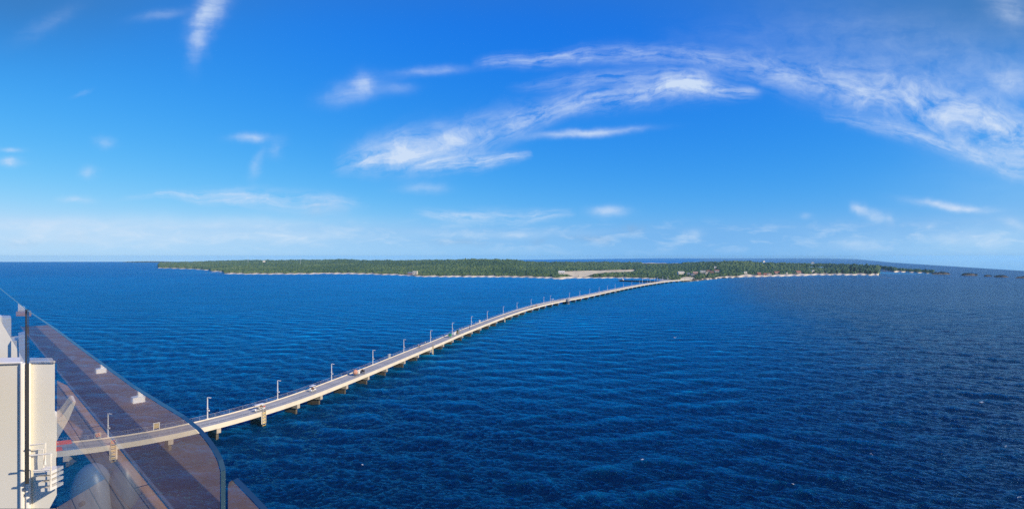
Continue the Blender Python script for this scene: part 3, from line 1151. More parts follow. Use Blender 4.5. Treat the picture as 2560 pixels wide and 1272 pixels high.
CONC = mat('pale_concrete', (0.70, 0.61, 0.46), 0.85, 0.10, 0.35, bump=0.25)
CONC_DECK = mat('deck_concrete', (0.42, 0.38, 0.31), 0.85, 0.16, 0.22, bump=0.3, stretch=(1, 1, 1))
CONC_SHADE = mat('shaded_concrete', (0.11, 0.09, 0.06), 0.8, 0.4, 0.5, bump=0.4)  # pile colour darkened for the shade under the deck
STEEL = mat('galvanised_steel', (0.55, 0.56, 0.58), 0.45, 0.1, 1.0, metal=0.3)
WHITE = mat('white_paint', (0.82, 0.77, 0.68), 0.4, 0.04, 0.6)
BLACK = mat('black_rubber', (0.015, 0.015, 0.017), 0.6, 0.2, 2.0)
YELLOW = mat('safety_yellow', (0.60, 0.38, 0.05), 0.6, 0.15, 2.0)
ORANGE = mat('orange_plastic', (0.70, 0.12, 0.03), 0.5, 0.15, 2.0)
RED = mat('red_paint', (0.55, 0.05, 0.03), 0.5, 0.1, 2.0)
TAN_M = mat('tan_board', (0.48, 0.40, 0.26), 0.7, 0.1, 2.0)
GREY = mat('grey_paint', (0.22, 0.23, 0.24), 0.5, 0.1, 1.0)
DARK = mat('dark_metal', (0.05, 0.052, 0.055), 0.5, 0.2, 1.0)
SKIN = mat('skin', (0.36, 0.20, 0.13), 0.6, 0.06, 3.0)


def build_pier():
    t = thing('pier', 'long pale concrete pier curving from the ship to the island', 'pier')
    mb = MB()
    sweep(mb, rect(0.35, PW - 0.35, 3.55, DECK))
    mb.cur = 1
    for i in range(3, len(PATH) - 1, 3):
        a, b = pier_at(i, 0.36, DECK + 0.003), pier_at(i, PW * 0.595, DECK + 0.003)
        tv = Vector((TAN[i, 0], TAN[i, 1], 0)) * 0.03
        mb.quad(a - tv, b - tv, b + tv, a + tv)
    mb.build('deck', [CONC_DECK, mat('joint_filler', (0.2, 0.18, 0.16), 0.9, 0.2, 1.0)], t, fix=False)
    mb = MB()
    sweep(mb, rect(PW - 0.348, PW, 2.86, DECK + 0.12))
    mb.build('edge_girder', CONC, t)
    mb = MB()
    sweep(mb, rect(0.0, 0.348, 2.78, DECK + 0.26))
    mb.build('kerb', CONC, t)
    mb = MB()
    sweep(mb, rect(PW * 0.60, PW * 0.60 + 0.13, DECK + 0.004, DECK + 0.008))
    sweep(mb, rect(PW - 0.52, PW - 0.36, DECK + 0.004, DECK + 0.008))
    mb.build('cable_slot', DARK, t)
    # railings
    for off, base, th, nm, r_m in ((0.14, DECK + 0.26, 0.038, 'railing', STEEL), (PW - 0.16, DECK + 0.12, 0.035, 'railing', STEEL)):
        mb = MB()
        for h, w in ((1.05, th), (0.7, th * 0.5), (0.36, th * 0.5)):
            sweep(mb, rect(off - w / 2, off + w / 2, base + h - w / 2, base + h + w / 2))
        for i in range(1, len(PATH) - 1, 2 if off < 1 else 1):
            c = pier_at(i, off, base + 0.52)
            M = Matrix.Translation(c) @ Matrix.Rotation(yaw(i), 4, 'Z')
            mb.box((0, 0, 0), (th, th, 1.04), M)
        mb.build(nm, r_m, t)
    # pile caps with the wall under each
    cap = MB()
    cap.box((0, -PW / 2, 2.22), (1.1, PW + 0.10, 1.24))
    wall = MB()
    wall.box((0, -PW / 2 - 0.2, -0.9), (0.65, PW - 2.0, 4.65))
    px = [70, 158, 280, 430, 557, 653, 740, 807, 867, 922, 970, 1011, 1047, 1078, 1107, 1133, 1157, 1181, 1203, 1223, 1243, 1262, 1280, 1297, 1313, 1331, 1349, 1364, 1381, 1397, 1418, 1440, 1453]
    ids = [near_i(x) for x in px]
    while ids[-1] + 11 < len(PATH) - 12:
        ids.append(ids[-1] + 11)
    c0 = w0 = None
    for i in ids:
        p = pier_at(i, 0, 0)
        if c0 is None:
            c0 = c = cap.build('pile_cap', mat('cap_concrete', (0.52, 0.43, 0.31), 0.85, 0.25, 0.8, bump=0.3), t)
            w0 = w = wall.build('pile', CONC_SHADE, c)
        else:
            c = c0.copy()
            w = w0.copy()
            COL.objects.link(c)
            COL.objects.link(w)
            c.parent = t
            w.parent = c
        c.location = p
        c.rotation_euler = (0, 0, yaw(i))
    # ladders with yellow rungs down to the water
    for x in (290, 656, 1080, 1262, 1540):
        i = near_i(x)
        M = Matrix.Translation(pier_at(i, PW + 0.10, 0)) @ Matrix.Rotation(yaw(i), 4, 'Z')
        mb = MB()
        mb.box((0, 0.02, 2.3), (1.5, 0.16, 3.4), M)
        mb.cur = 1
        for s in (-0.45, 0.45):
            mb.box((s, -0.22, 2.2), (0.10, 0.10, 5.4), M)
            mb.box((s, -0.1, 5.0), (0.08, 0.08, 1.6), M)
        mb.cur = 2
        for k in range(11):
            mb.cur = 2 if k % 2 else 3
            mb.box((0, -0.22, -0.3 + k * 0.44), (0.84, 0.12, 0.16), M)
        mb.build('ladder', [CONC, TAN_M, YELLOW, DARK], t)
    return t


build_pier()


# ------------------------------------------------------------------ lamp posts along the far kerb
def make_lamp():
    t = thing('lamp_post', '', 'lamp post')
    mb = MB()
    mb.box((0, 0, 3.0), (0.19, 0.19, 5.8), taper=0.85)
    mb.box((0, 0, 0.05), (0.42, 0.42, 0.10))
    mb.box((0, 0, 2.9), (0.28, 0.28, 0.22))
    mb.build('pole', WHITE, t)
    mb = MB()
    mb.tube([(0, 0, 5.85), (0.35, -0.05, 5.95), (0.55, -0.08, 5.88)], 0.06, 6)
    mb.build('arm', WHITE, t)
    mb = MB()
    mb.box((0.78, -0.1, 5.82), (0.62, 0.26, 0.12), Matrix.Translation((0, 0, 0)))
    mb.build('lamp_head', WHITE, t)
    mb = MB()
    mb.tube([(0.05, 0, 2.25), (0.3, -0.02, 2.3)], 0.05, 6)
    mb.box((0.40, -0.02, 2.28), (0.30, 0.26, 0.30))
    mb.build('camera_box', WHITE, t)
    return t


LAMPS = [262, 515, 697, 829, 931, 1011, 1076, 1130, 1177, 1218, 1257, 1291, 1327, 1359, 1376, 1423, 1449.5, 1474, 1497, 1518, 1538, 1558.6, 1579, 1598.5, 1617.5, 1636]
LNAMES = ['white lamp post beside the framed red life ring, nearest the ship', 'white lamp post just right of the glass screen', 'white lamp post behind the nearest golf cart, toward the island',
          'white lamp post between the small golf cart and the orange bundle', 'white lamp post just beyond the cart with the orange bundle', 'white lamp post between the grey cabinet and the people walking',
          'white lamp post just beyond the group walking along the kerb', 'white lamp post behind the trailer with the green box', 'white lamp post beside the lone walker past the trailer',
          'white lamp post just beyond the white cabinet on the railing']
proto_lamp = make_lamp()
for k, x in enumerate(LAMPS):
    i = far_i(x)
    p = pier_at(i, 0.17, DECK + 0.26)
    if k < len(LNAMES):
        lab = LNAMES[k]
    else:
        word = {10: 'eleventh', 11: 'twelfth', 12: 'thirteenth', 13: 'fourteenth', 14: 'fifteenth', 15: 'sixteenth', 16: 'seventeenth', 17: 'eighteenth', 18: 'nineteenth', 19: 'twentieth',
                20: 'sixth from last', 21: 'fifth from last', 22: 'fourth from last', 23: 'third from last', 24: 'second to last', 25: 'last'}[k]
        lab = 'white lamp post, the %s along the pier counting from the ship' % word
    rz = yaw(i) * 0.0 + math.radians(-8)
    if k == 0:
        proto_lamp.location = p
        proto_lamp.rotation_euler = (0, 0, rz)
        proto_lamp['label'] = lab
        proto_lamp['group'] = 'lamp posts along the pier'
    else:
        dup(proto_lamp, p, rz, lab)


# ------------------------------------------------------------------ fittings on the pier
def life_ring(x, near, label, mount=0.0):
    i = near_i(x) if near else far_i(x)
    off = PW + 0.02 if near else 0.14
    p = pier_at(i, off, DECK + (0.0 if near else 0.3))
    t = thing('life_ring_stand', label, 'life ring', p, yaw(i), group='life ring stands on the pier railing')
    mb = MB()
    for s in (-0.6, 0.6):
        mb.box((s, -0.02, 0.7), (0.09, 0.09, 1.4))
    for z in (0.25, 1.36):
        mb.box((0, -0.02, z), (1.11, 0.09, 0.09))
    mb.build('frame', STEEL, t)
    mb = MB()
    mb.box((0, 0.06, 0.8), (1.1, 0.05, 1.0))
    mb.build('back_board', TAN_M, t)
    mb = MB()
    ring = [(0.36 * math.cos(a), -0.12, 0.8 + 0.36 * math.sin(a)) for a in [2 * math.pi * q / 16 for q in range(17)]]
    mb.tube(ring, 0.11, 6, cap=False)
    r = mb.build('ring', RED, t)
    mb = MB()
    for a in (0.4, 1.97, 3.54, 5.11):
        mb.tube([(0.36 * math.cos(a + q), -0.12, 0.8 + 0.36 * math.sin(a + q)) for q in (-0.12, 0, 0.12)], 0.117, 6)
    mb.build('band', WHITE, r)


life_ring(249, False, 'framed red life ring on the far railing beside the nearest lamp post')
life_ring(291, True, 'framed red life ring on the near railing above the yellow ladder')


def simple_thing(name, label, cat, boxes, mats_, x, y=None, far=True, lift=0.0, off=None, rz=None):
    i = far_i(x) if far else near_i(x)
    o = (0.14 if far else PW - 0.2) if off is None else off
    t = thing(name, label, cat, pier_at(i, o, DECK + lift), yaw(i) if rz is None else rz)
    for nm, shapes, m in boxes:
        mb = MB()
        for c, s in shapes:
            mb.box(c, s)
        mb.build(nm, m, t)
    return t


simple_thing('gate_frame', 'tan board in a white frame standing on the far railing', 'gate', [
    ('frame', [((-0.62, 0, 0.85), (0.13, 0.13, 1.7)), ((0.62, 0, 0.85), (0.13, 0.13, 1.7)), ((0, 0, 1.72), (1.5, 0.2, 0.14))], WHITE),
    ('board', [((0, 0.02, 0.95), (1.1, 0.06, 1.2))], mat('yellow_board', (0.5, 0.36, 0.14), 0.7, 0.1, 2.0))], None, 396, lift=0.26) if False else \
    simple_thing('gate_frame', 'tan board in a white frame standing on the far railing', 'gate', [
        ('frame', [((-0.62, 0, 0.85), (0.13, 0.13, 1.7)), ((0.62, 0, 0.85), (0.13, 0.13, 1.7)), ((0, 0, 1.72), (1.5, 0.2, 0.14))], WHITE),
        ('board', [((0, 0.02, 0.95), (1.1, 0.06, 1.2))], mat('yellow_board', (0.5, 0.36, 0.14), 0.7, 0.1, 2.0))], None, 396, lift=0.26)
for x, lab, m in ((974, 'grey utility cabinet on the far kerb past the orange bundle', mat('cabinet_grey', (0.45, 0.45, 0.43), 0.6, 0.1, 1.0)),
                  (1198, 'white utility cabinet on the far railing past the lone walker', WHITE)):
    t = simple_thing('utility_cabinet', lab, 'cabinet', [
        ('cabinet', [((0, 0, 0.8), (1.25, 0.6, 1.6))], m),
        ('door', [((0, -0.32, 0.8), (0.5, 0.04, 1.3))], GREY),
        ('cap', [((0, 0, 1.63), (1.4, 0.75, 0.08))], m)], None, x, lift=0.26)
    t['group'] = 'utility cabinets on the pier'
for x, off, lab in ((152, 0.9, 'orange plastic barrier by the far kerb near the ship'), (146, PW - 1.0, 'orange plastic barrier by the near railing at the ship')):
    t = simple_thing('road_barrier', lab, 'barrier', [
        ('barrier', [((0, 0, 0.12), (2.2, 0.5, 0.24)), ((0, 0, 0.5), (2.0, 0.26, 0.56)), ((0, 0, 0.84), (2.1, 0.18, 0.12))], ORANGE),
        ('reflector', [((-0.5, -0.145, 0.55), (0.35, 0.02, 0.14)), ((0.5, -0.145, 0.55), (0.35, 0.02, 0.14))], WHITE)], None, x, off=off, lift=0.01)
    t['group'] = 'orange barriers on the pier'
for k, x in enumerate((168, 158)):
    t = simple_thing('road_barrier', ('orange plastic barrier by the far kerb, the one farther from the ship', 'orange plastic barrier by the near railing, the one farther from the ship')[k], 'barrier', [
        ('barrier', [((0, 0, 0.12), (2.2, 0.5, 0.24)), ((0, 0, 0.5), (2.0, 0.26, 0.56)), ((0, 0, 0.84), (2.1, 0.18, 0.12))], ORANGE)], None, x, off=(0.9, PW - 1.0)[k], lift=0.01)
    t['group'] = 'orange barriers on the pier'

# grey dome shaped fender shelter hung on the near side
i = near_i(1416)
t = thing('mooring_dolphin', 'grey round topped mooring block against the near side of the pier', 'mooring block', pier_at(i, PW + 1.3, 0), yaw(i))
mb = MB()
mb.lathe([(1.9, -3), (1.9, 3.6), (1.85, 4.4), (1.5, 5.1), (0.8, 5.5), (0.1, 5.6)], 14)
mb.build('block', mat('weathered_grey', (0.24, 0.25, 0.25), 0.85, 0.25, 0.5), t, smooth=True)
mb = MB()
mb.lathe([(2.0, 1.2), (2.12, 1.3), (2.12, 2.3), (2.0, 2.4)], 14)
mb.build('rubbing_band', BLACK, t)


# ------------------------------------------------------------------ people
def person_mesh(seed, shirt, trousers, seated=False, mid=0.0):
    """one continuous skinned body, posed walking or sitting"""
    import bmesh
    g = random.Random(seed)
    s = g.uniform(0.16, 0.3)
    if seated:
        J = [(0, 0, .55), (0, -.02, .85), (0, -.03, 1.10), (0, -.01, 1.20), (0, 0.0, 1.30), (0, .02, 1.42),
             (.10, .02, .53), (.13, .42, .55), (.13, .48, .12), (.13, .58, .06), (-.10, .02, .53), (-.13, .42, .55), (-.13, .48, .12), (-.13, .58, .06),
             (.19, -.03, 1.07), (.24, .12, .86), (.18, .36, .88), (.17, .44, .89), (-.19, -.03, 1.07), (-.24, .12, .86), (-.18, .36, .88), (-.17, .44, .89)]
    else:
        J = [(0, 0, .95), (0, 0, 1.20), (0, .01, 1.42), (0, .02, 1.52), (0, .03, 1.60), (0, .04, 1.72),
             (.09, 0, .92), (.10, s, .50), (.10, s * 0.8, .09), (.10, s * 0.8 + .15, .05), (-.09, 0, .92), (-.10, -s * .4, .50), (-.10, -s * 1.5, .11), (-.10, -s * 1.5 + .15, .05),
             (.19, 0, 1.40), (.24, -s * .6, 1.14), (.23, -s * .3, .90), (.23, -s * .2, .80), (-.19, 0, 1.40), (-.24, s * .5, 1.14), (-.23, s * 1.1, .92), (-.23, s * 1.3, .83)]
    R = [.15, .15, .15, .06, .085, .10, .10, .075, .05, .045, .10, .075, .05, .045, .07, .05, .04, .035, .07, .05, .04, .035]
    E = [(0, 1), (1, 2), (2, 3), (3, 4), (4, 5), (0, 6), (6, 7), (7, 8), (8, 9), (0, 10), (10, 11), (11, 12), (12, 13), (2, 14), (14, 15), (15, 16), (16, 17), (2, 18), (18, 19), (19, 20), (20, 21)]
    me = bpy.data.meshes.new('skeleton')
    me.from_pydata(J, E, [])
    o = bpy.data.objects.new('skeleton', me)
    COL.objects.link(o)
    md = o.modifiers.new('skin', 'SKIN')
    for v, r in zip(me.skin_vertices[0].data, R):
        v.radius = (r, r)
    me.skin_vertices[0].data[0].use_root = True
    sb = o.modifiers.new('sub', 'SUBSURF')
    sb.levels = 1
    dg = bpy.context.evaluated_depsgraph_get()
    res = bpy.data.meshes.new_from_object(o.evaluated_get(dg))
    bpy.data.objects.remove(o)
    bpy.data.meshes.remove(me)
    res.name = 'person'
    top, waist = (1.13, .60) if seated else (1.46, .93)
    res.materials.clear()
    for m in (SKIN, shirt, trousers, mat('dark_hair', (0.02, 0.015, 0.012), 0.7, 0.2, 5.0), BLACK):
        res.materials.append(m)
    for p in res.polygons:
        c = p.center
        k = 0
        if c.z > top + 0.17 and (c.y < 0.05 or c.z > top + 0.26):
            k = 3
        elif c.z < top and c.z > waist and abs(c.x) < 0.235:
            k = 1
        elif c.z <= waist and abs(c.x) < 0.19 and c.z > 0.1:
            k = 2
        elif c.z <= 0.1:
            k = 4
        p.material_index = k
        p.use_smooth = True
    return res


CLOTH = {
    'white': mat('white_cloth', (0.72, 0.72, 0.70), 0.9, 0.05, 4.0), 'black': mat('black_cloth', (0.02, 0.02, 0.022), 0.9, 0.2, 4.0),
    'blue': mat('blue_cloth', (0.06, 0.12, 0.30), 0.9, 0.1, 4.0), 'brown': mat('brown_cloth', (0.22, 0.10, 0.05), 0.9, 0.1, 4.0),
    'grey': mat('grey_cloth', (0.25, 0.26, 0.28), 0.9, 0.1, 4.0), 'red': mat('red_cloth', (0.45, 0.04, 0.05), 0.9, 0.1, 4.0),
    'khaki': mat('khaki_cloth', (0.32, 0.25, 0.15), 0.9, 0.1, 4.0),
}
PM = {}


def person(loc, rz, shirt, trousers, label, seated=False, seed=1, group='people on the pier'):
    key = (shirt, trousers, seated, seed)
    if key not in PM:
        PM[key] = person_mesh(seed, CLOTH[shirt], CLOTH[trousers], seated)
    o = bpy.data.objects.new('person', PM[key])
    COL.objects.link(o)
    o.location = loc
    o.rotation_euler = (0, 0, rz)
    return tag(o, label, 'person', group)


for x, y, sh, tr, toward, lab in (
        (1043.5, 868.6, 'black', 'black', 0, 'person in all black leading the group along the far kerb'),
        (1046.5, 868.0, 'white', 'black', 0, 'person in white top and black trousers second in the walking group'),
        (1049.5, 870.4, 'brown', 'black', 0, 'person in brown top walking nearest the road in the group'),
        (1054.5, 864.8, 'blue', 'white', 0, 'person in blue top and white trousers in the walking group'),
        (1061.5, 862.0, 'white', 'grey', 0, 'person in white top and grey trousers last in the walking group'),
        (920.5, 937.6, 'black', 'black', 1, 'person in black standing alone by the near kerb past the orange bundle'),
        (1149.0, 826.4, 'white', 'blue', 1, 'person in white top and blue trousers just past the potted greenery'),
        (1156.0, 824.0, 'white', 'khaki', 1, 'person in white top and khaki trousers following the trailer'),
        (1172.8, 819.6, 'black', 'blue', 0, 'person in black top and blue trousers beside a lamp post'),
        (1180.3, 825.6, 'black', 'grey', 1, 'person in black top and grey trousers alone near the near kerb'),
        (1189.8, 811.6, 'white', 'grey', 0, 'person in white top and grey trousers approaching the white cabinet'),
        (1397.5, 751.6, 'grey', 'black', 0, 'person in grey top in the far group before the mooring block'),
        (1402.0, 750.6, 'blue', 'black', 0, 'person in blue top in the far group before the mooring block'),
        (1408.0, 749.6, 'red', 'black', 0, 'person in red top in the far group before the mooring block')):
    i, off, p = deck_i(x, y)
    off = min(max(off, 0.75), PW - 0.8)
    p = pier_at(i, off, DECK + 0.008)
    person(p, yaw(i) + (math.pi / 2 if not toward else -math.pi / 2), sh, tr, lab, seed=int(x) % 4 + 1)


# ------------------------------------------------------------------ vehicles on the pier
def wheel(t, x, y, r=0.24, w=0.18):
    mb = MB()
    M = Matrix.Translation((x, y, r)) @ Matrix.Rotation(math.radians(90), 4, 'X')
    mb.lathe([(r * 0.75, -w / 2), (r, -w / 2 + 0.03), (r, w / 2 - 0.03), (r * 0.75, w / 2)], 14, M=M)
    o = mb.build('wheel', BLACK, t)
    mb = MB()
    mb.lathe([(r * 0.55, -w / 2 - 0.012), (r * 0.55, w / 2 + 0.012)], 10, M=M)
    mb.build('hub', STEEL, o)


def golf_cart(px, py, label, body, seatm, roofm, length=2.9, rows=2, rz=0, bag=None, group='golf carts on the pier'):
    i, off, p = deck_i(px, py)
    off = min(max(off, 1.3), PW - 1.5)
    t = thing('golf_cart', label, 'golf cart', pier_at(i, off, DECK + 0.009), yaw(i) + rz, group)
    L = length
    mb = MB()
    mb.box((0, 0, 0.38), (L * 0.96, 1.16, 0.16))
    mb.box((L * 0.40, 0, 0.62), (L * 0.17, 1.10, 0.42), taper=0.8)
    mb.box((-L * 0.32, 0, 0.58), (L * 0.30, 1.14, 0.34))
    o = mb.build('body', body, t)
    md = o.modifiers.new('bevel', 'BEVEL')
    md.width = 0.05
    md.segments = 2
    mb = MB()
    for k in range(rows):
        x = L * 0.05 - k * 0.95
        mb.box((x, 0, 0.66), (0.46, 1.05, 0.14))
        mb.box((x - 0.26, 0, 0.92), (0.10, 1.05, 0.44))
    mb.build('seat', seatm, t)
    mb = MB()
    mb.box((-L * 0.04, 0, 1.86), (L * 0.82, 1.24, 0.09), taper=0.93)
    o = mb.build('roof', roofm, t)
    md = o.modifiers.new('bevel', 'BEVEL')
    md.width = 0.03
    for sx in (-1, 1):
        for sy in (-1, 1):
            mb = MB()
            mb.tube([(sx * L * (0.40 if sx < 0 else 0.33), sy * 0.52, 0.5), (sx * L * 0.36 - L * 0.04 * (sx > 0), sy * 0.54, 1.83)], 0.03, 6)
            mb.build('roof_post', DARK, t)
    for sx in (-0.33, 0.36):
        for sy in (-0.5, 0.5):
            wheel(t, L * sx, sy)
    mb = MB()
    mb.tube([(L * 0.28, 0.26, 0.8), (L * 0.21, 0.26, 1.05)], 0.03, 6)
    mb.lathe([(0.19, -0.02), (0.19, 0.02)], 12, M=Matrix.Translation((L * 0.2, 0.26, 1.06)) @ Matrix.Rotation(math.radians(-55), 4, 'Y'))
    mb.build('steering_wheel', BLACK, t)
    for sy in (-0.4, 0.4):
        mb = MB()
        mb.lathe([(0.09, -0.03), (0.07, 0.03)], 10, M=Matrix.Translation((L * 0.488, sy, 0.66)) @ Matrix.Rotation(math.radians(90), 4, 'Y'))
        mb.build('headlight', mat('lens', (0.7, 0.7, 0.65), 0.2, 0.03, 2.0), t)
    M = t.matrix_basis.copy()
    return t, i, off, L


def rider(cart, dx, dy, shirt, trousers, label, seed):
    t, i, off, L = cart
    p = Matrix.Translation(t.location) @ t.rotation_euler.to_matrix().to_4x4() @ Vector((dx, dy, 0.20))
    person(p, t.rotation_euler.z - math.pi / 2, shirt, trousers, label, True, seed, group='people riding on the carts')


BROWN_SEAT = mat('brown_vinyl', (0.14, 0.05, 0.03), 0.6, 0.1, 3.0)
BEIGE = mat('beige_vinyl', (0.36, 0.30, 0.2), 0.6, 0.1, 3.0)
c1 = golf_cart(641, 1028, 'long golf cart with white roof and red cooler at the back, nearest the ship', WHITE, BEIGE, WHITE, 3.3, 2, math.pi)
rider(c1, 0.1, 0.28, 'white', 'grey', 'person in white driving the golf cart nearest the ship', 2)
rider(c1, -0.85, -0.28, 'brown', 'white', 'person in brown sitting in the back of the nearest golf cart', 3)
t = c1[0]
mb = MB()
mb.box((0, 0, 0.22), (0.55, 0.9, 0.42))
mb.cur = 1
mb.box((0, 0, 0.46), (0.57, 0.92, 0.07))
q = Matrix.Translation(t.location) @ t.rotation_euler.to_matrix().to_4x4() @ Vector((-1.36, 0, 0.75))
o = mb.build('cooler', [RED, WHITE], loc=q)
o.rotation_euler = t.rotation_euler
tag(o, 'red cooler with white lid carried on the back of the nearest golf cart', 'cooler')
c2 = golf_cart(785, 976, 'short golf cart with white roof and brown seats, second from the ship', WHITE, BROWN_SEAT, WHITE, 2.5, 1, math.pi)
rider(c2, 0.1, 0.25, 'brown', 'grey', 'person in brown driving the short golf cart with brown seats', 2)

# third: small tractor pulling a flat trailer with cartons and an orange bundle
DKGREEN = mat('crate_green', (0.02, 0.22, 0.12), 0.5, 0.1, 2.0)


def trailer(i, off, label, m, length=2.6):
    t = thing('flat_trailer', label, 'trailer', pier_at(i, off, DECK + 0.009), yaw(i), 'flat trailers on the pier')
    mb = MB()
    mb.box((0, 0, 0.48), (length, 1.35, 0.12))
    mb.build('bed', m, t)
    mb = MB()
    mb.tube([(length / 2, 0, 0.42), (length / 2 + 0.9, 0, 0.40)], 0.045, 6)
    mb.build('drawbar', DARK, t)
    for sx in (-0.3, 0.3):
        for sy in (-0.55, 0.55):
            wheel(t, length * sx, sy, 0.2, 0.15)
    return t


def tractor(i, off, label, body, rz=0.0):
    t = thing('tow_tractor', label, 'tractor', pier_at(i, off, DECK + 0.009), yaw(i) + rz, 'tow tractors on the pier')
    mb = MB()
    mb.box((0.1, 0, 0.55), (1.9, 1.0, 0.45), taper=0.9)
    mb.box((0.65, 0, 0.92), (0.7, 0.85, 0.3), taper=0.8)
    o = mb.build('body', body, t)
    md = o.modifiers.new('bevel', 'BEVEL')
    md.width = 0.05
    mb = MB()
    mb.box((-0.15, 0, 0.85), (0.5, 0.6, 0.16))
    mb.box((-0.42, 0, 1.12), (0.12, 0.6, 0.45))
    mb.build('seat', BLACK, t)
    for sx, r in ((-0.55, 0.36), (0.72, 0.28)):
        for sy in (-0.48, 0.48):
            wheel(t, sx, sy, r, 0.22)
    mb = MB()
    mb.tube([(0.32, 0, 1.0), (0.18, 0, 1.28)], 0.03, 6)
    mb.lathe([(0.17, -0.02), (0.17, 0.02)], 12, M=Matrix.Translation((0.17, 0, 1.28)) @ Matrix.Rotation(math.radians(-50), 4, 'Y'))
    mb.build('steering_wheel', BLACK, t)
    return t


i3, o3, _ = deck_i(891, 938)
o3 = min(max(o3, 2.0), PW - 2.2)
t3 = trailer(i3, o3, 'flat dark trailer carrying white cartons and an orange bundle', GREY)


def cargo(tr, name, label, cat, dx, dy, build_fn, group=None):
    p = Matrix.Translation(tr.location) @ tr.rotation_euler.to_matrix().to_4x4() @ Vector((dx, dy, 0.545))
    mb = MB()
    ms = build_fn(mb)
    o = mb.build(name, ms, loc=p)
    o.rotation_euler = tr.rotation_euler
    return tag(o, label, cat, group)


def bundle(mb):
    mb.lathe([(0.2, 0), (0.62, 0.12), (0.86, 0.5), (0.9, 0.95), (0.72, 1.4), (0.4, 1.72), (0.1, 1.8)], 14)
    mb.cur = 1
    for k in range(8):
        a = k / 8 * 6.283
        mb.tube([(0.9 * math.cos(a), 0.9 * math.sin(a), 0.5), (0.93 * math.cos(a), 0.93 * math.sin(a), 0.95), (0.74 * math.cos(a), 0.74 * math.sin(a), 1.4)], 0.03, 5)
    return [mat('orange_cloth', (0.56, 0.26, 0.16), 0.8, 0.15, 3.0), WHITE]


def carton(w, d, h, m, m2=None):
    def f(mb):
        mb.box((0, 0, h / 2), (w, d, h))
        mb.cur = 1
        mb.box((0, 0, h + 0.012), (w * 0.12, d, 0.02))
        mb.box((0, -d / 2 - 0.01, h * 0.5), (w * 0.4, 0.015, h * 0.2))
        return [m, m2 or TAN_M]
    return f


cargo(t3, 'cloth_bundle', 'round orange cloth bundle on the trailer behind the small tractor', 'bundle', -0.75, 0.1, bundle)
cargo(t3, 'carton', 'white carton on the trailer beside the orange bundle', 'box', 0.75, -0.1, carton(0.95, 1.0, 0.95, WHITE))
tr3 = tractor(min(i3 + 2, len(PATH) - 1), o3, 'small dark tow tractor pulling the orange bundle', DARK)
p = Matrix.Translation(tr3.location) @ tr3.rotation_euler.to_matrix().to_4x4() @ Vector((-0.2, 0, 0.38))
person(p, tr3.rotation_euler.z - math.pi / 2, 'khaki', 'black', 'person in khaki driving the small dark tow tractor', True, 1, group='people riding on the carts')

i4, o4, _ = deck_i(1128, 842)
o4 = min(max(o4, 2.6), PW - 2.2)
t4 = trailer(i4, o4, 'white flat trailer loaded with a green box', WHITE, 3.2)
cargo(t4, 'green_box', 'tall green box standing on the white trailer', 'box', -0.5, 0.1, carton(1.7, 1.3, 1.5, DKGREEN, mat('pale_green', (0.10, 0.36, 0.24), 0.6, 0.1, 2.0)))
t5 = trailer(min(i4 + 3, len(PATH) - 1), o4, 'second flat trailer behind the green box, carrying a big white box', WHITE, 3.0)
cargo(t5, 'white_box', 'big white box on the trailer next to the green box', 'box', -0.6, 0, carton(1.9, 1.35, 1.35, WHITE))
i6 = min(i4 + 6, len(PATH) - 1)
cp = golf_cart(*to_px(*pier_at(i6, o4, DECK)), 'utility cart carrying cut palm greenery beyond the big white box', mat('cart_olive', (0.22, 0.24, 0.08), 0.6, 0.1, 2), BEIGE, mat('cart_roof_green', (0.10, 0.16, 0.04), 0.7, 0.1, 2), 2.6, 1, 0.0)


def fronds(mb):
    g = random.Random(4)
    mb.lathe([(0.35, 0), (0.45, 0.5)], 10)
    mb.cur = 1
    for k in range(34):
        a = g.uniform(0, 6.283)
        h = g.uniform(0.5, 1.5)
        r = g.uniform(0.5, 1.0)
        b = Vector((0.12 * math.cos(a), 0.12 * math.sin(a), 0.5))
        m_ = Vector((r * 0.6 * math.cos(a), r * 0.6 * math.sin(a), 0.5 + h))
        e = Vector((r * math.cos(a), r * math.sin(a), 0.3 + h * 0.8))
        s = Vector((-math.sin(a), math.cos(a), 0)) * 0.11
        mb.quad(b - s * 0.3, b + s * 0.3, m_ + s, m_ - s)
        mb.quad(m_ - s, m_ + s, e)
    return [mat('pot_clay', (0.3, 0.16, 0.09), 0.8, 0.1, 2.0), mat('palm_leaf', (0.06, 0.13, 0.02), 0.6, 0.4, 2.0)]


p = Matrix.Translation(cp[0].location) @ cp[0].rotation_euler.to_matrix().to_4x4() @ Vector((-0.75, 0, 0.76))
mb = MB()
ms = fronds(mb)
o = mb.build('potted_palm', ms, loc=p, fix=False)
tag(o, 'bushy green potted palm riding on the cart past the white box', 'plant')

c7 = golf_cart(1347, 768.5, 'long brown tram cart in the middle distance with a grey roof', mat('tram_brown', (0.30, 0.18, 0.10), 0.6, 0.1, 2), BEIGE, mat('roof_grey', (0.5, 0.5, 0.48), 0.6, 0.1, 2), 4.2, 3, math.pi)
rider(c7, 0.1, 0.28, 'white', 'grey', 'person in white driving the brown tram cart', 2)
c8 = golf_cart(1357, 766, 'small red and orange cart right behind the brown tram cart', mat('cart_orange', (0.5, 0.12, 0.05), 0.6, 0.1, 2), BEIGE, mat('roof_tan', (0.42, 0.30, 0.2), 0.6, 0.1, 2), 2.6, 1, math.pi)

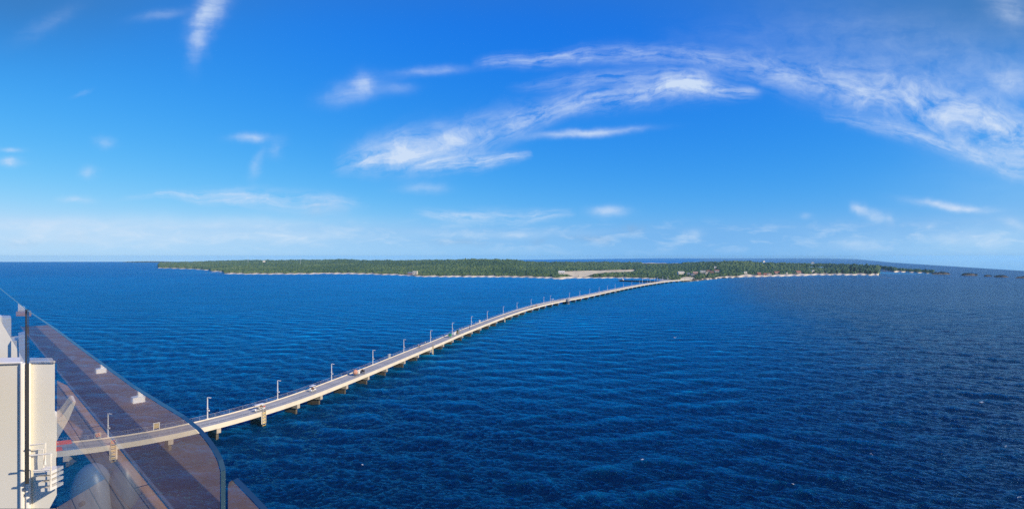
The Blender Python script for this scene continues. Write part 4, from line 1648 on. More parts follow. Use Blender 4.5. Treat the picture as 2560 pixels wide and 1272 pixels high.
# shelter with two tall masts beside the far railing
i = far_i(1379)
t = thing('shelter', 'small white shelter on the far side of the pier before the mooring block', 'shelter', pier_at(i, 0.9, DECK + 0.01), yaw(i))
mb = MB()
mb.box((0, 0, 2.5), (3.2, 1.6, 0.14), taper=0.9)
mb.build('roof', WHITE, t)
for sx in (-1.4, 1.4):
    for sy in (-0.6, 0.6):
        mb = MB()
        mb.box((sx, sy, 1.22), (0.12, 0.12, 2.42))
        mb.build('post', WHITE, t)
mb = MB()
mb.box((0, 0.45, 0.5), (2.4, 0.4, 0.1))
mb.box((-1, 0.45, 0.22), (0.1, 0.35, 0.44))
mb.box((1, 0.45, 0.22), (0.1, 0.35, 0.44))
mb.build('bench', TAN_M, t)


# ------------------------------------------------------------------ harbour by the pier's end
d = F * (CAMZ - 0) / (705.2 - HY)
a = at_depth(1548.5, 703.5, F * CAMZ / (703.5 - HY))
b = at_depth(1657, 706.4, F * CAMZ / (706.4 - HY))
t = thing('breakwater', 'dark sheet pile breakwater enclosing the small harbour beside the pier', 'breakwater', (0, 0, 0))
dv = (b - a).normalized()
nv = Vector((-dv.y, dv.x, 0))
mb = MB()
N = 60
for k in range(N):
    p0 = a + (b - a) * (k / N)
    p1 = a + (b - a) * ((k + 0.5) / N)
    p2 = a + (b - a) * ((k + 1) / N)
    q = nv * (0.5 if k % 2 else 0)
    for u, w in ((p0, p1), (p1, p2)):
        mb.quad((u.x, u.y, -2), (w.x, w.y, -2), (w.x, w.y, 2.3), (u.x, u.y, 2.3))
mb.build('sheet_piles', mat('rusty_dark_steel', (0.03, 0.028, 0.026), 0.8, 0.4, 0.3), t, fix=False)
mb = MB()
mb.prism([(a.x, a.y, 2.3), (b.x, b.y, 2.3), (b.x + nv.x * 3, b.y + nv.y * 3, 2.3), (a.x + nv.x * 3, a.y + nv.y * 3, 2.3)], (0, 0, 0.35))
mb.build('capping', mat('quay_grey', (0.10, 0.10, 0.10), 0.9, 0.2, 0.3), t)
t = thing('work_barge', 'small white barge moored at the tip of the breakwater', 'boat', (a.x + 4.4, a.y + 5.5, 0.2), math.atan2(dv.y, dv.x))
mb = MB()
mb.prism([(-4.5, -2, 3.9), (-4.9, -2, 1.2), (-4, -2, -0.4), (4, -2, -0.4), (4.9, -2, 1.2), (4.5, -2, 3.9)], (0, 4, 0))
mb.build('hull', WHITE, t)
mb = MB()
mb.box((2.2, 0, 4.75), (2.4, 2.6, 1.6))
mb.build('wheelhouse', WHITE, t)
mb = MB()
mb.box((2.2, -1.32, 5.0), (1.9, 0.04, 0.6))
mb.build('window', DARK, t)
# quay lamp posts in the harbour
for k, (x, y, lab) in enumerate(((1606, 704.2, 'thin white harbour mast on the breakwater, left one of the line'), (1625, 704.6, 'thin white harbour mast on the breakwater, right one of the line'),
                                 (1649, 701, 'grey harbour mast by the pier, first of the cluster'), (1662, 700, 'grey harbour mast by the pier, second of the cluster'),
                                 (1675, 698.6, 'grey harbour mast by the pier, third of the cluster'), (1690, 697.2, 'grey harbour mast by the pier, fourth of the cluster'), (1701, 696, 'grey harbour mast at the root of the pier'))):
    p = pt(x, y, 2.6)
    if k > 1:
        p = Vector((p.x, p.y + 14, 2.4))
    t = thing('harbour_mast', lab, 'mast', p, group='masts round the small harbour')
    mb = MB()
    mb.tube([(0, 0, -3), (0, 0, 6.5)], [0.28, 0.16], 6)
    mb.build('pole', (WHITE if k < 2 else STEEL), t)
    mb = MB()
    mb.box((0.6, 0, 6.5), (1.6, 0.4, 0.3))
    mb.build('lamp_head', (WHITE if k < 2 else STEEL), t)
    if k > 1:
        mb = MB()
        mb.box((-0.2, 0, 1.2), (2.4, 1.2, 2.2))
        mb.build('kiosk', mat('kiosk_grey', (0.34, 0.34, 0.33), 0.7, 0.15, 0.6), t)
# quay apron between the harbour and the pier root
mb = MB()
pts = [pt(1640, 704.4, 1.6), pt(1668, 702, 1.6), pt(1712, 699.2, 1.6), pt(1716, 696.5, 1.6), pt(1690, 695.4, 1.6), pt(1652, 699.6, 1.6)]
mb.prism(pts, (0, 0, -4))
kind(mb.build('quay', mat('quay_pale', (0.42, 0.39, 0.34), 0.9, 0.2, 0.1)), 'structure', 'pale quay at the root of the pier')

# shore rocks at the root of the pier
g = random.Random(31)
rl = ['flat', 'jagged', 'low', 'broad', 'humped', 'split', 'small', 'leaning', 'long', 'stubby', 'narrow', 'wide', 'squat', 'rounded']
spots = [(1706, 703), (1713, 703.6), (1720, 702.6), (1727, 702.6), (1736, 701.8), (1745, 700.8), (1754, 700), (1764, 699), (1774, 698), (1785, 697), (1797, 695.8), (1812, 695), (1826, 694.2), (1842, 693.3)]
for k, (x, y) in enumerate(spots):
    p = pt(x, y + 0.6, 0)
    mb = MB()
    w = g.uniform(5.5, 9) * (1.0 if k < 6 else 0.8)
    mound(mb, (0, 0), w, w * 0.55, g.uniform(3.0, 5.0) * (1.0 if k < 6 else 0.55), 60 + k, 14, 5, pw=0.4)
    o = mb.build('shore_rock', ROCK, loc=(p.x, p.y + 3, 0))
    where = 'nearest the pier root' if k == 0 else 'number %d along the shore from the pier root' % (k + 1)
    tag(o, '%s dark shore rock, %s' % (rl[k], where), 'rock', 'dark rocks along the shore')


# ------------------------------------------------------------------ buildings on the island
def building(x, y, wpx, hpx, wallm, roofm, label, cat='house', style='gable', name='beach_house', lift=0.0):
    p = on_land(x, y)
    s = p.y / F
    w, h = wpx * s, hpx * s
    dd = w * 0.7
    t = thing(name, label, cat, (p.x, p.y, p.z - 0.2 + lift), random.uniform(-0.25, 0.25), 'buildings on the island')
    wh = h * (0.62 if style == 'gable' else 0.92)
    mb = MB()
    mb.box((0, 0, wh / 2), (w, dd, wh))
    mb.build('wall', wallm, t)
    mb = MB()
    if style == 'gable':
        e = 0.5
        mb.prism([(-w / 2 - e, -dd / 2 - e, wh), (-w / 2 - e, dd / 2 + e, wh), (-w / 2 - e, 0, h)], (w + 2 * e, 0, 0))
    elif style == 'hip':
        e = 0.5
        k = [(-w / 2 - e, -dd / 2 - e, wh), (w / 2 + e, -dd / 2 - e, wh), (w / 2 + e, dd / 2 + e, wh), (-w / 2 - e, dd / 2 + e, wh)]
        mb.quad(*k)
        for q in range(4):
            mb.quad(k[q], k[(q + 1) % 4], (0, 0, h * 1.15))
    else:
        mb.box((0, 0, wh + h * 0.04), (w + 0.5, dd + 0.5, h * 0.08))
    mb.build('roof', roofm, t)
    nwin = max(1, int(w / 4))
    for q in range(nwin):
        mb = MB()
        xx = -w / 2 + w * (q + 0.5) / nwin
        mb.box((xx, -dd / 2 - 0.03, wh * 0.58), (min(1.4, w / nwin * 0.5), 0.08, wh * 0.32))
        mb.build('window', DARK, t)
    mb = MB()
    mb.box((w * 0.18, -dd / 2 - 0.05, wh * 0.22), (1.0, 0.1, wh * 0.44))
    mb.build('door', GREY, t)
    return t


CREAM = mat('cream_render', (0.62, 0.54, 0.42), 0.85, 0.1, 0.3)
PINK = mat('pink_render', (0.50, 0.30, 0.22), 0.85, 0.1, 0.3)
REDW = mat('reddish_wood', (0.30, 0.14, 0.09), 0.85, 0.2, 0.3)
BLUEG = mat('blue_grey_roof', (0.22, 0.25, 0.29), 0.7, 0.15, 0.3)
THATCH = mat('thatch', (0.24, 0.17, 0.10), 0.95, 0.25, 0.5)
REDR = mat('red_roof', (0.34, 0.13, 0.08), 0.8, 0.2, 0.4)
WR = mat('white_render', (0.80, 0.72, 0.58), 0.8, 0.06, 0.3)
BMAT = {'CREAM': CREAM, 'PINK': PINK, 'REDW': REDW, 'BLUEG': BLUEG, 'THATCH': THATCH, 'REDR': REDR, 'WR': WR, 'SLATE': mat('roof_slate', (0.15, 0.17, 0.2), 0.7, 0.1, 0.3)}
for args in BUILDINGS:
    args = list(args)
    args[2] *= 1.25
    args[3] *= 1.25
    args[4], args[5] = BMAT[args[4]], BMAT[args[5]]
    building(*args)

# two thin radio masts on the left hill
for x, lab in ((620, 'thin radio mast on the left hill, left one'), (751, 'thin radio mast on the left hill, right one')):
    p = on_land(x, 660 if x < 700 else 662)
    t = thing('radio_mast', lab, 'mast', p, group='radio masts on the hill')
    mb = MB()
    for q in range(3):
        aa = q * 2.094
        mb.tube([(0.9 * math.cos(aa), 0.9 * math.sin(aa), 0), (0.35 * math.cos(aa), 0.35 * math.sin(aa), 34)], 0.16, 4)
    for z in range(2, 34, 3):
        for q in range(3):
            a0, a1 = q * 2.094, (q + 1) * 2.094
            r = 0.9 - 0.55 * z / 34
            mb.tube([(r * math.cos(a0), r * math.sin(a0), z), (r * math.cos(a1), r * math.sin(a1), z + 2)], 0.08, 4)
    mb.build('lattice', STEEL, t)
    mb = MB()
    mb.lathe([(0.5, 33), (0.5, 35)], 8)
    mb.build('antenna', WHITE, t)


# ------------------------------------------------------------------ single trees that stand out
def make_tree(kind_, seed):
    g = random.Random(seed)
    t = thing('casuarina_tree' if kind_ == 'tall' else ('palm_tree' if kind_ == 'palm' else 'round_tree'), '', 'tree')
    bark = mat('bark', (0.12, 0.09, 0.06), 0.95, 0.3, 0.6)
    mb = MB()
    if kind_ == 'palm':
        mb.tube([(0, 0, -1), (0.3, 0.1, 3), (0.8, 0.2, 7)], [0.3, 0.2, 0.15], 6)
        mb.build('trunk', bark, t)
        mb = MB()
        for k in range(22):
            a = k / 22 * 6.283 + g.uniform(-.2, .2)
            e = g.uniform(-0.3, 0.8)
            c = Vector((0.8, 0.2, 7))
            p1 = c + Vector((math.cos(a) * 1.4, math.sin(a) * 1.4, 0.6 + e))
            p2 = c + Vector((math.cos(a) * 2.8, math.sin(a) * 2.8, e - 0.4))
            s = Vector((-math.sin(a), math.cos(a), 0)) * 0.35
            mb.quad(c - s * 0.2, c + s * 0.2, p1 + s, p1 - s)
            mb.quad(p1 - s, p1 + s, p2)
        mb.build('crown', mat('palm_leaf', (0.06, 0.13, 0.02), 0.6, 0.4, 2.0), t, fix=False)
    else:
        H = 13 if kind_ == 'tall' else 7.5
        mb.tube([(0, 0, -1.5), (0.1, 0, H * 0.4), (0.3, 0.1, H * 0.85)], [0.35, 0.25, 0.08], 7)
        for k in range(6):
            a = g.uniform(0, 6.28)
            z = H * g.uniform(0.3, 0.7)
            mb.tube([(0.1, 0, z), (0.1 + math.cos(a) * H * .16, math.sin(a) * H * .16, z + H * .12)], [0.12, 0.05], 5)
        mb.build('trunk', bark, t)
        mb = MB()
        n = 17 if kind_ == 'tall' else 13
        for k in range(n):
            f = k / n
            z = H * (0.3 + 0.68 * f)
            sp = (H * 0.20 * (1 - f) ** 0.6 + 0.3) if kind_ == 'tall' else H * 0.34 * math.sin(0.35 + 2.5 * f)
            a = g.uniform(0, 6.28)
            clump(mb, (sp * math.cos(a) * g.uniform(.3, 1), sp * math.sin(a) * g.uniform(.3, 1), z), H * g.uniform(0.09, 0.15), seed * 99 + k, 34, 0.8)
        mb.build('crown', mat('casuarina_leaf' if kind_ == 'tall' else 'round_leaf', (0.030, 0.042, 0.020) if kind_ == 'tall' else (0.040, 0.066, 0.018), 0.8, 0.5, 0.4), t, fix=False)
    return t


TREES = [
    ('tall', 2062, 686, .8, 'dark casuarina behind the beach, leftmost of the headland row'), ('tall', 2078, 686, .9, 'dark casuarina second in the headland row'), ('tall', 2092, 686.4, .8, 'dark casuarina third in the headland row'),
    ('tall', 2106, 685, 1.0, 'dark casuarina in the middle of the headland row'), ('tall', 2127, 682, 1.45, 'tallest feathery casuarina crowning the headland skyline'), ('tall', 2137, 683, 1.3, 'tall casuarina right of the tallest one'),
    ('tall', 2150, 685, 1.1, 'casuarina right of the headland summit'), ('tall', 2163, 686, 1.0, 'casuarina near the tip of the headland'), ('tall', 2176, 687, .9, 'casuarina second from the headland tip'), ('tall', 2188, 687.4, .75, 'casuarina at the very tip of the headland'),
    ('tall', 2202, 672, .9, 'lone dark casuarina rising over the lagoon beach'), ('tall', 2314, 679.6, .7, 'single dark tree on the end of the low tongue of land'), ('tall', 2170, 674, .8, 'slender tree behind the headland tip'),
    ('palm', 1716, 692, .8, 'small palm beside the pier root'), ('palm', 1725, 694, .9, 'palm in front of the slate roofed hut'), ('palm', 1745, 692, .9, 'palm in front of the pink house'), ('palm', 1752, 694.5, 1.0, 'leaning palm on the resort shore'),
    ('palm', 1761, 692, .9, 'palm left of the tall narrow hut'), ('palm', 1784, 690, .9, 'palm right of the tall narrow hut'), ('palm', 1905, 688.5, .8, 'palm between the two leftmost beach huts'), ('palm', 1933, 688.4, .8, 'palm right of the cream beach hut'),
    ('palm', 1955, 687.6, .8, 'palm left of the lifeguard tower'), ('palm', 1980, 687, .8, 'palm right of the lifeguard tower'),
    ('round', 1446, 691.6, .45, 'small round bush standing alone in the sandy clearing'), ('round', 1483, 692, .8, 'round tree at the right mouth of the clearing'), ('round', 1500, 692.6, .9, 'round tree on the shore right of the clearing'),
    ('round', 1521, 692.8, .8, 'second round shore tree right of the clearing'), ('round', 1545, 692.6, .9, 'round shore tree behind the breakwater tip'), ('round', 1735, 698, .6, 'round bush on the rocky shore of the resort'), ('round', 1770, 694, .7, 'round bush by the tall narrow hut'),
    ('round', 1800, 692, .9, 'round dark tree right of the resort'), ('round', 1822, 690.5, 1.0, 'big dark tree left of the white beach house'), ('round', 1840, 689.5, .9, 'dark tree nearest the white beach house'),
    ('round', 412, 668, .9, 'round tree on the far left point, leftmost'), ('round', 424, 668.4, 1.1, 'round tree second on the far left point'), ('round', 441, 669, 1.0, 'round tree third on the far left point'), ('round', 462, 670, 1.1, 'round tree in the middle of the far left point'),
    ('round', 486, 671, 1.0, 'dark round tree at the right of the far left point'), ('round', 505, 672.6, .9, 'round tree before the left inlet'), ('round', 534, 677.6, .8, 'round tree on the small spit by the left inlet'), ('round', 574, 681.6, .8, 'round tree where the long left beach starts'),
]
PROTO = {}
for q, (k, x, y, s, lab) in enumerate(TREES):
    p = on_land(x, y)
    var = (k, q % 3)
    if var not in PROTO:
        t = PROTO[var] = make_tree(k, q + 1)
        t.location = p
        t.scale = (s, s, s)
        t.rotation_euler = (0, 0, random.uniform(0, 6))
        t['label'] = lab
        t['group'] = 'single trees near the shore'
    else:
        dup(PROTO[var], p, random.uniform(0, 6), lab, s, 'single trees near the shore')


# ------------------------------------------------------------------ the ship: glass screen, deck, white steelwork
TV = Vector((-0.7317, 0.6816, 0))
NV = Vector((0.6816, 0.7317, 0))
GM = 0.405


def gp(s, m, z):
    """point s along the screen, m out from the eye, z relative to the eye"""
    return Vector((TV.x * s + NV.x * m, TV.y * s + NV.y * m, CAMZ + z))


def on_glass(x, y):
    u = (x - 1280.0) / F
    d_ = GM / (NV.x * u + NV.y)
    return (TV.x * u + TV.y) * d_, -(y - HY) / F * d_


def glass_mat():
    m = bpy.data.materials.new('screen_glass')
    m.use_nodes = True
    T = NT(m.node_tree)
    T.n.clear()
    out = T.n.new('ShaderNodeOutputMaterial')
    tr = T.n.new('ShaderNodeBsdfTransparent')
    tr.inputs[0].default_value = (0.90, 0.93, 0.94, 1)
    gl = T.n.new('ShaderNodeBsdfGlossy')
    gl.inputs['Roughness'].default_value = 0.02
    gl.inputs[0].default_value = (1, 1, 1, 1)
    fr = T.n.new('ShaderNodeLayerWeight')
    fr.inputs['Blend'].default_value = 0.5
    f = T.maprange(fr.outputs['Facing'], 0.3, 0.8, 0.06, 0.52)
    mx = T.n.new('ShaderNodeMixShader')
    T.l.new(f, mx.inputs[0])
    T.l.new(tr.outputs[0], mx.inputs[1])
    T.l.new(gl.outputs[0], mx.inputs[2])
    T.l.new(mx.outputs[0], out.inputs[0])
    return m


GLASS = glass_mat()
GEDGE = mat('glass_edge', (0.025, 0.06, 0.09), 0.25, 0.1, 3.0, spec=0.6)


def glass_panel(name, outline, parent, bottom=-2.4, low=None):
    """outline: (s, z) along the top from far to near; pane is a slab 14 mm thick"""
    th = 0.010
    top = list(outline)
    poly = top + [(top[-1][0], bottom)] + (low or [(top[0][0], bottom)])
    mb = MB()
    mb.quad(*[gp(s, GM, z) for s, z in poly])
    o = mb.build(name, GLASS, parent, fix=False)
    mb = MB()
    for k in range(len(top) - 1):
        (s0, z0), (s1, z1) = top[k], top[k + 1]
        mb.quad(gp(s0, GM + 0.002, z0), gp(s1, GM + 0.002, z1), gp(s1, GM + 0.002 + th, z1 + 0.002), gp(s0, GM + 0.002 + th, z0 + 0.002))
    s1, z1 = top[-1]
    mb.quad(gp(s1, GM + 0.002, z1), gp(s1, GM + 0.002, bottom), gp(s1 + 0.001, GM + 0.002 + th, bottom), gp(s1 + 0.001, GM + 0.002 + th, z1))
    mb.build('polished_edge', GEDGE, o, fix=False)
    return o


def build_ship():
    # glass wind screen
    t = thing('glass_screen', 'clear glass wind screen of the ship deck reflecting brown planks', 'glass screen', (0, 0, 0))
    trace = [(65.8, 775.5), (140, 826), (200, 872), (262, 918), (330, 968), (400, 1012), (450, 1042), (490, 1075), (512, 1100), (530, 1126), (543, 1152), (550, 1178)]
    glass_panel('glass_panel', [on_glass(x, y) for x, y in trace], t, low=[(on_glass(142, 1000)[0], -2.4), on_glass(142, 908), on_glass(65.8, 908)])
    s0 = on_glass(65, 775)[0]
    glass_panel('glass_panel', [(s0 + 6.2, -0.515), (s0 + 3.4, -0.515), (s0 + 0.012, -0.504)], t, on_glass(64, 908)[1])
    glass_panel('glass_panel', [on_glass(x, y) for x, y in ((570, 1216), (573, 1204), (580, 1200), (592, 1212), (645, 1268), (700, 1330), (760, 1402))], t)
    mb = MB()
    mb.prism([gp(s0 - 0.022, GM - 0.004, -0.50), gp(s0 + 0.022, GM - 0.004, -0.50), gp(s0 + 0.022, GM - 0.004, -2.12), gp(s0 - 0.022, GM - 0.004, -2.12)], NV * 0.024)
    mb.build('rubber_seal', BLACK, t)

    # the deck the eye stands on: seen only as it mirrors in the glass
    ship = thing('cruise_ship', 'cruise ship deck of brown planks, mirrored in the glass at the left edge', 'ship', (0, 0, 0))
    zd = -1.6

    def strip(m0, m1, s0_, s1_, z, mat_, name, par, th=0.03):
        # rows run along the screen; mirrored m: inside the screen by the same distance
        mb = MB()
        mb.prism([gp(s0_, GM - m0, z), gp(s1_, GM - m0, z), gp(s1_, GM - m1, z), gp(s0_, GM - m1, z)], (0, 0, -th))
        return mb.build(name, mat_, par)

    teak = bpy.data.materials.new('teak_planks')
    teak.use_nodes = True
    T = NT(teak.node_tree)
    p = T.n['Principled BSDF']
    geo = T.n.new('ShaderNodeNewGeometry')
    P = geo.outputs['Position']
    across = T.vmath('DOT_PRODUCT', P, tuple(NV), out=1)
    along = T.vmath('DOT_PRODUCT', P, tuple(TV), out=1)
    q = T.math('FRACT', T.math('MULTIPLY', across, 1 / 0.105))
    seam = T.math('LESS_THAN', q, 0.05)
    idx = T.math('FLOOR', T.math('MULTIPLY', across, 1 / 0.105))
    al2 = T.math('ADD', T.math('MULTIPLY', along, 0.55), T.math('MULTIPLY', idx, 0.37))
    butt = T.math('LESS_THAN', T.math('FRACT', al2), 0.008)
    wn = T.n.new('ShaderNodeTexWhiteNoise')
    wn.noise_dimensions = '2D'
    T.l.new(T.comb(idx, T.math('FLOOR', al2), 0), wn.inputs['Vector'])
    grain = T.noise(T.comb(T.math('MULTIPLY', along, 1.5), T.math('MULTIPLY', across, 40), 0), 1.0, 6, 0.65)
    c = T.mix(wn.outputs[0], (0.66, 0.37, 0.155), (0.80, 0.47, 0.215))
    c = T.mix(T.maprange(grain, 0.3, 0.75), c, (0.46, 0.26, 0.115))
    c = T.mix(T.math('MAXIMUM', seam, butt), c, (0.02, 0.015, 0.014))
    T.l.new(c, p.inputs['Base Color'])
    p.inputs['Roughness'].default_value = 0.6

    def clip_deck(m0, m1, name, material, z, th, ulim=None):
        """a strip inside the screen, cut so that it stays clear of the direct view"""
        out = []
        lim = lambda m: max(1.3, (0.6816 * 0 + 0) + s_min(m))
        a = []
        b = []
        n = 40
        for k in range(n + 1):
            f = k / n
            for lst, m in ((a, m0), (b, m1)):
                sm = s_min(m)
                se = 16.0
                if ulim is not None:
                    mv = GM + m
                    se = max(sm + 0.05, (NV.x * mv - ulim * NV.y * mv) / (ulim * TV.y - TV.x))
                s = sm + (se - sm) * f
                lst.append(gp(s, GM - m, z))
        mb = MB()
        for k in range(n):
            mb.quad(a[k], a[k + 1], b[k + 1], b[k])
        # the nearest boards, under the frame's lower edge
        e0, e1 = [(3.26 - NV.y * (GM - m)) / TV.y for m in (m0, m1)]
        mb.quad(*[gp(sv, GM - m, z - 0.004) for sv, m in ((1.5, m0), (e0, m0), (e1, m1), (1.5, m1))])
        return mb.build(name, material, ship, fix=False)

    def s_min(m):
        # smallest s whose deck point lies left of the frame or under its bottom edge
        mm = GM - m
        for s in np.linspace(0.0, 12, 1200):
            pnt = gp(s, mm, 0)
            if pnt.x <= -1.03 * pnt.y or False:
                return float(s)
        return 12.0

    clip_deck(0.0, 0.482, 'deck_planks', teak, zd, 0.03, -0.868)
    clip_deck(0.482, 0.50, 'kerb', mat('grey_waterway', (0.22, 0.20, 0.19), 0.6, 0.1, 2.0), zd + 0.02, 0.05)
    clip_deck(0.50, 0.74, 'shadow_strip', mat('planks_shadow', (0.13, 0.08, 0.05), 0.6, 0.2, 2.0), zd, 0.03)  # dark brown strip stands in for a shadow across the planks
    clip_deck(0.74, 1.12, 'deck_planks', mat('weathered_planks', (0.32, 0.195, 0.10), 0.7, 0.15, 3.0), zd, 0.03)
    clip_deck(1.12, 1.9, 'deck_planks', teak, zd, 0.03)
    clip_deck(1.9, 2.0, 'kerb', WHITE, zd + 0.06, 0.05)
    # planks under the feet, below the frame
    mb = MB()
    mb.quad(gp(-2.5, GM - 0.01, zd - 0.012), gp(0, GM - 0.01, zd - 0.012), gp(0, -2.6, zd - 0.012), gp(-2.5, -2.6, zd - 0.012))
    mb.quad(gp(0, GM - 1.5, zd - 0.012), gp(2.0, GM - 1.5, zd - 0.012), gp(2.0, -2.6, zd - 0.012), gp(0, -2.6, zd - 0.012))
    mb.build('deck_planks', teak, ship, fix=False)
    # hull under the deck, and the wing that carries the white steelwork
    hp = [gp(-2.5, GM, 0), gp(2.9, GM, 0), gp(17, -0.9, 0), gp(17, -8, 0), gp(-2.5, -8, 0)]
    mb = MB()
    mb.prism([(v.x, v.y, CAMZ - 9.0) for v in hp], (0, 0, -(CAMZ - 9.0 + 4)))
    mb.prism([(-11.3, 7.0, CAMZ - 6.2), (-6.2, 7.0, CAMZ - 6.2), (-7.6, 9.6, CAMZ - 6.2), (-12.5, 9.6, CAMZ - 6.2)], (0, 0, -1.6))
    mb.build('hull', mat('hull_navy', (0.02, 0.03, 0.06), 0.4, 0.1, 0.2), ship)
    # rail posts on the inner edge of the deck, mirrored in the glass
    for k, (x, y) in enumerate(((345, 1004), (252, 931))):
        d_ = 1.6 * F / (y - HY)
        v = Vector(((x - 1280.0) / F * d_, d_, 0))
        mm = v.dot(NV)
        r_ = v - NV * 2 * (mm - GM)
        o = thing('deck_post', ('white deck post with square foot, mirrored near the glass edge', 'white deck post with square foot, mirrored farther up the glass')[k], 'post', (r_.x, r_.y, CAMZ + zd), math.radians(47), 'white deck posts')
        mb = MB()
        mb.box((0, 0, 0.03), (0.11, 0.10, 0.06))
        mb.build('foot', WHITE, o)
        mb = MB()
        mb.box((-0.02, 0, 0.5), (0.045, 0.045, 0.88))
        mb.build('post', WHITE, o)

    # white steelwork outside the glass
    IVORY = mat('ivory_paint', (0.84, 0.79, 0.67), 0.45, 0.03, 0.5)

    def plate(d_, pts, th):
        mb = MB()
        mb.prism([at_depth(x, y, d_) for x, y in pts], (-0.98 * th, th, 0))
        return mb

    t = bulwark = thing('bulwark', 'tall ivory steel bulwark outside the glass with a curved fin', 'bulwark', (0, 0, 0))
    mb = plate(8.0, [(-30, 911), (52, 908), (52, 1420), (-30, 1420)], 0.5)
    o = mb.build('panel', IVORY, t)
    mb = plate(8.0, [(76, 905), (134, 905), (137, 908), (137, 1034), (140, 1042), (147, 1045), (154, 1040), (166, 1024), (176, 1010), (183, 1003), (190, 1004), (184, 1020), (172, 1048), (155, 1078), (141, 1102), (140, 1150), (142, 1236), (128, 1262), (112, 1290), (112, 1420), (76, 1420)], 0.35)
    mb.build('fin_panel', IVORY, t)
    for x in (57, 71):
        mb = MB()
        mb.tube([at_depth(x, 907, 7.96), at_depth(x, 1420, 7.96)], 0.034, 8)
        mb.build('pipe', WHITE, t)
    mb = MB()
    mb.tube([at_depth(-30, 909, 7.98), at_depth(54, 906, 7.98)], 0.02, 6)
    mb.tube([at_depth(76, 904, 7.98), at_depth(136, 904, 7.98)], 0.02, 6)
    mb.build('capping', WHITE, t)
    t = thing('upper_panel', 'ivory steel panel behind the bulwark at the left picture edge', 'panel', (0, 0, 0))
    mb = plate(9.2, [(-30, 792), (25, 793), (28, 797), (28, 1000), (-30, 1000)], 0.3)
    mb.build('panel', IVORY, t)
    mb = plate(9.1, [(28, 852), (48, 850), (54, 862), (54, 1000), (28, 1000)], 0.5)
    mb.build('locker', IVORY, t)
    mb = plate(9.05, [(46, 838), (62, 834), (63, 1000), (52, 1000)], 0.3)
    mb.build('bracket', mat('shade_white', (0.55, 0.58, 0.63), 0.5, 0.04, 1.0), t)
    t = thing('handrail', 'short varnished wooden handrail on a white post behind the black seal', 'handrail', (0, 0, 0))
    mb = plate(9.6, [(40, 780), (77, 778), (79, 784), (77, 790), (40, 790)], 0.12)
    o = mb.build('rail', mat('varnished_wood', (0.50, 0.24, 0.09), 0.35, 0.2, 6.0), t)
    mb = plate(9.75, [(45, 760), (62, 768), (62, 778), (45, 780)], 0.1)
    mb.build('cover', WHITE, t)
    mb = plate(9.75, [(66, 790), (71, 790), (71, 812), (62, 806)], 0.1)
    mb.build('post', WHITE, t)
    # steps with rails
    t = thing('steps', 'white steel steps with tube handrails in front of the fin', 'steps', (0, 0, 0))
    for k, y in enumerate((1180, 1192, 1206, 1221)):
        mb = MB()
        p0, p1 = at_depth(84 + k * 6, y, 7.6), at_depth(126, y - 2, 7.6)
        mb.prism([p0, p1, p1 + Vector((0, 0.22, 0)), p0 + Vector((0, 0.22, 0))], (0, 0, -0.045))
        mb.build('tread', WHITE, t)
    for dd_, pts in ((7.5, [(76, 1138), (128, 1133), (127, 1222)]), (7.8, [(76, 1112), (114, 1107), (113, 1160)]), (7.5, [(84, 1176), (126, 1173)]), (7.8, [(92, 1123), (110, 1122), (109, 1180)])):
        mb = MB()
        mb.tube([at_depth(x, y, dd_) for x, y in pts], 0.014, 6)
        mb.build('handrail', WHITE, t)
    # lifeboat canopy below, its blue grey standing in for the ship's shade
    t = thing('lifeboat', 'rounded lifeboat bow below the glass, coloured blue grey for shade, with a dark porthole', 'lifeboat', at_depth(205, 1262, 16.0))
    mb = MB()
    n = 20
    prof = [(-1.0, 0.05), (-0.93, 0.40), (-0.75, 0.72), (-0.45, 0.93), (0, 1.0), (0.45, 0.97), (0.8, 0.86), (1.0, 0.70)]
    A, Bz = 0.78, 1.05
    for a_, r_ in prof:
        for j in range(n):
            th = 2 * math.pi * j / n
            mb.v.append((0.60 * r_ * math.cos(th) + 0.02, 0.42 * a_ + 0.3, 1.18 * r_ * math.sin(th)))
    for i_ in range(len(prof) - 1):
        for j in range(n):
            j2 = (j + 1) % n
            mb.f.append((i_ * n + j, i_ * n + j2, (i_ + 1) * n + j2, (i_ + 1) * n + j))
            mb.mi.append(0)
    mb.f.append(tuple(range(n)))
    mb.mi.append(0)
    HULLB = mat('lifeboat_grey_shade', (0.13, 0.17, 0.23), 0.4, 0.05, 0.8)
    mb.build('canopy', HULLB, t, smooth=True)
    mb = MB()
    for a_, r_ in prof:
        for j in range(n):
            th = 2 * math.pi * j / n
            mb.v.append((0.42 * r_ * math.cos(th) + 0.85, 0.34 * a_ + 0.62, 0.80 * r_ * math.sin(th) + 0.28))
    for i_ in range(len(prof) - 1):
        for j in range(n):
            j2 = (j + 1) % n
            mb.f.append((i_ * n + j, i_ * n + j2, (i_ + 1) * n + j2, (i_ + 1) * n + j))
            mb.mi.append(0)
    mb.f.append(tuple(range(n)))
    mb.mi.append(0)
    mb.build('hull', mat('lifeboat_blue_shade', (0.05, 0.09, 0.15), 0.4, 0.06, 0.8), t, smooth=True)
    mb = MB()
    mb.lathe([(0.075, -0.03), (0.075, 0.03), (0.05, 0.045)], 14, M=Matrix.Translation((0.12, -0.13, 0.12)) @ Matrix.Rotation(math.radians(90), 4, 'X'))
    mb.build('porthole', DARK, t)


build_ship()


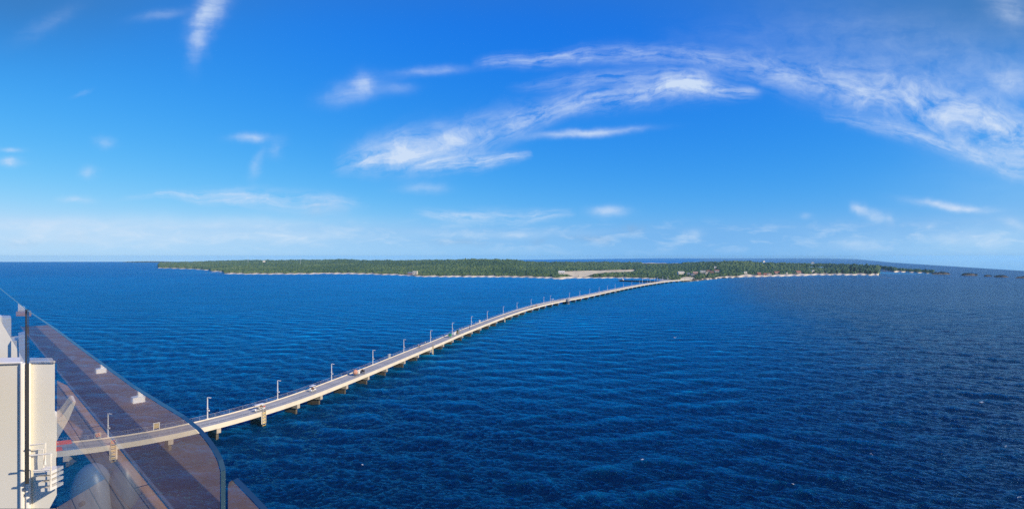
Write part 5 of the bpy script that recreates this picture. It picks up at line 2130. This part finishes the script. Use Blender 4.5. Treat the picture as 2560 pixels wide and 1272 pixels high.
# ------------------------------------------------------------------ sea air
def build_haze():
    mb = MB()
    mb.box((500, 5200, (54 - 8) / 2), (13000, 19000, 54 + 8))
    m = bpy.data.materials.new('sea_air')
    m.use_nodes = True
    T = NT(m.node_tree)
    T.n.clear()
    out = T.n.new('ShaderNodeOutputMaterial')
    v = T.n.new('ShaderNodeVolumePrincipled')
    v.inputs['Color'].default_value = (0.42, 0.80, 1.0, 1)
    v.inputs['Density'].default_value = 0.000062
    T.l.new(v.outputs[0], out.inputs['Volume'])
    o = mb.build('haze', m)
    kind(o, 'stuff', 'thin sea haze paling the far land')


build_haze()
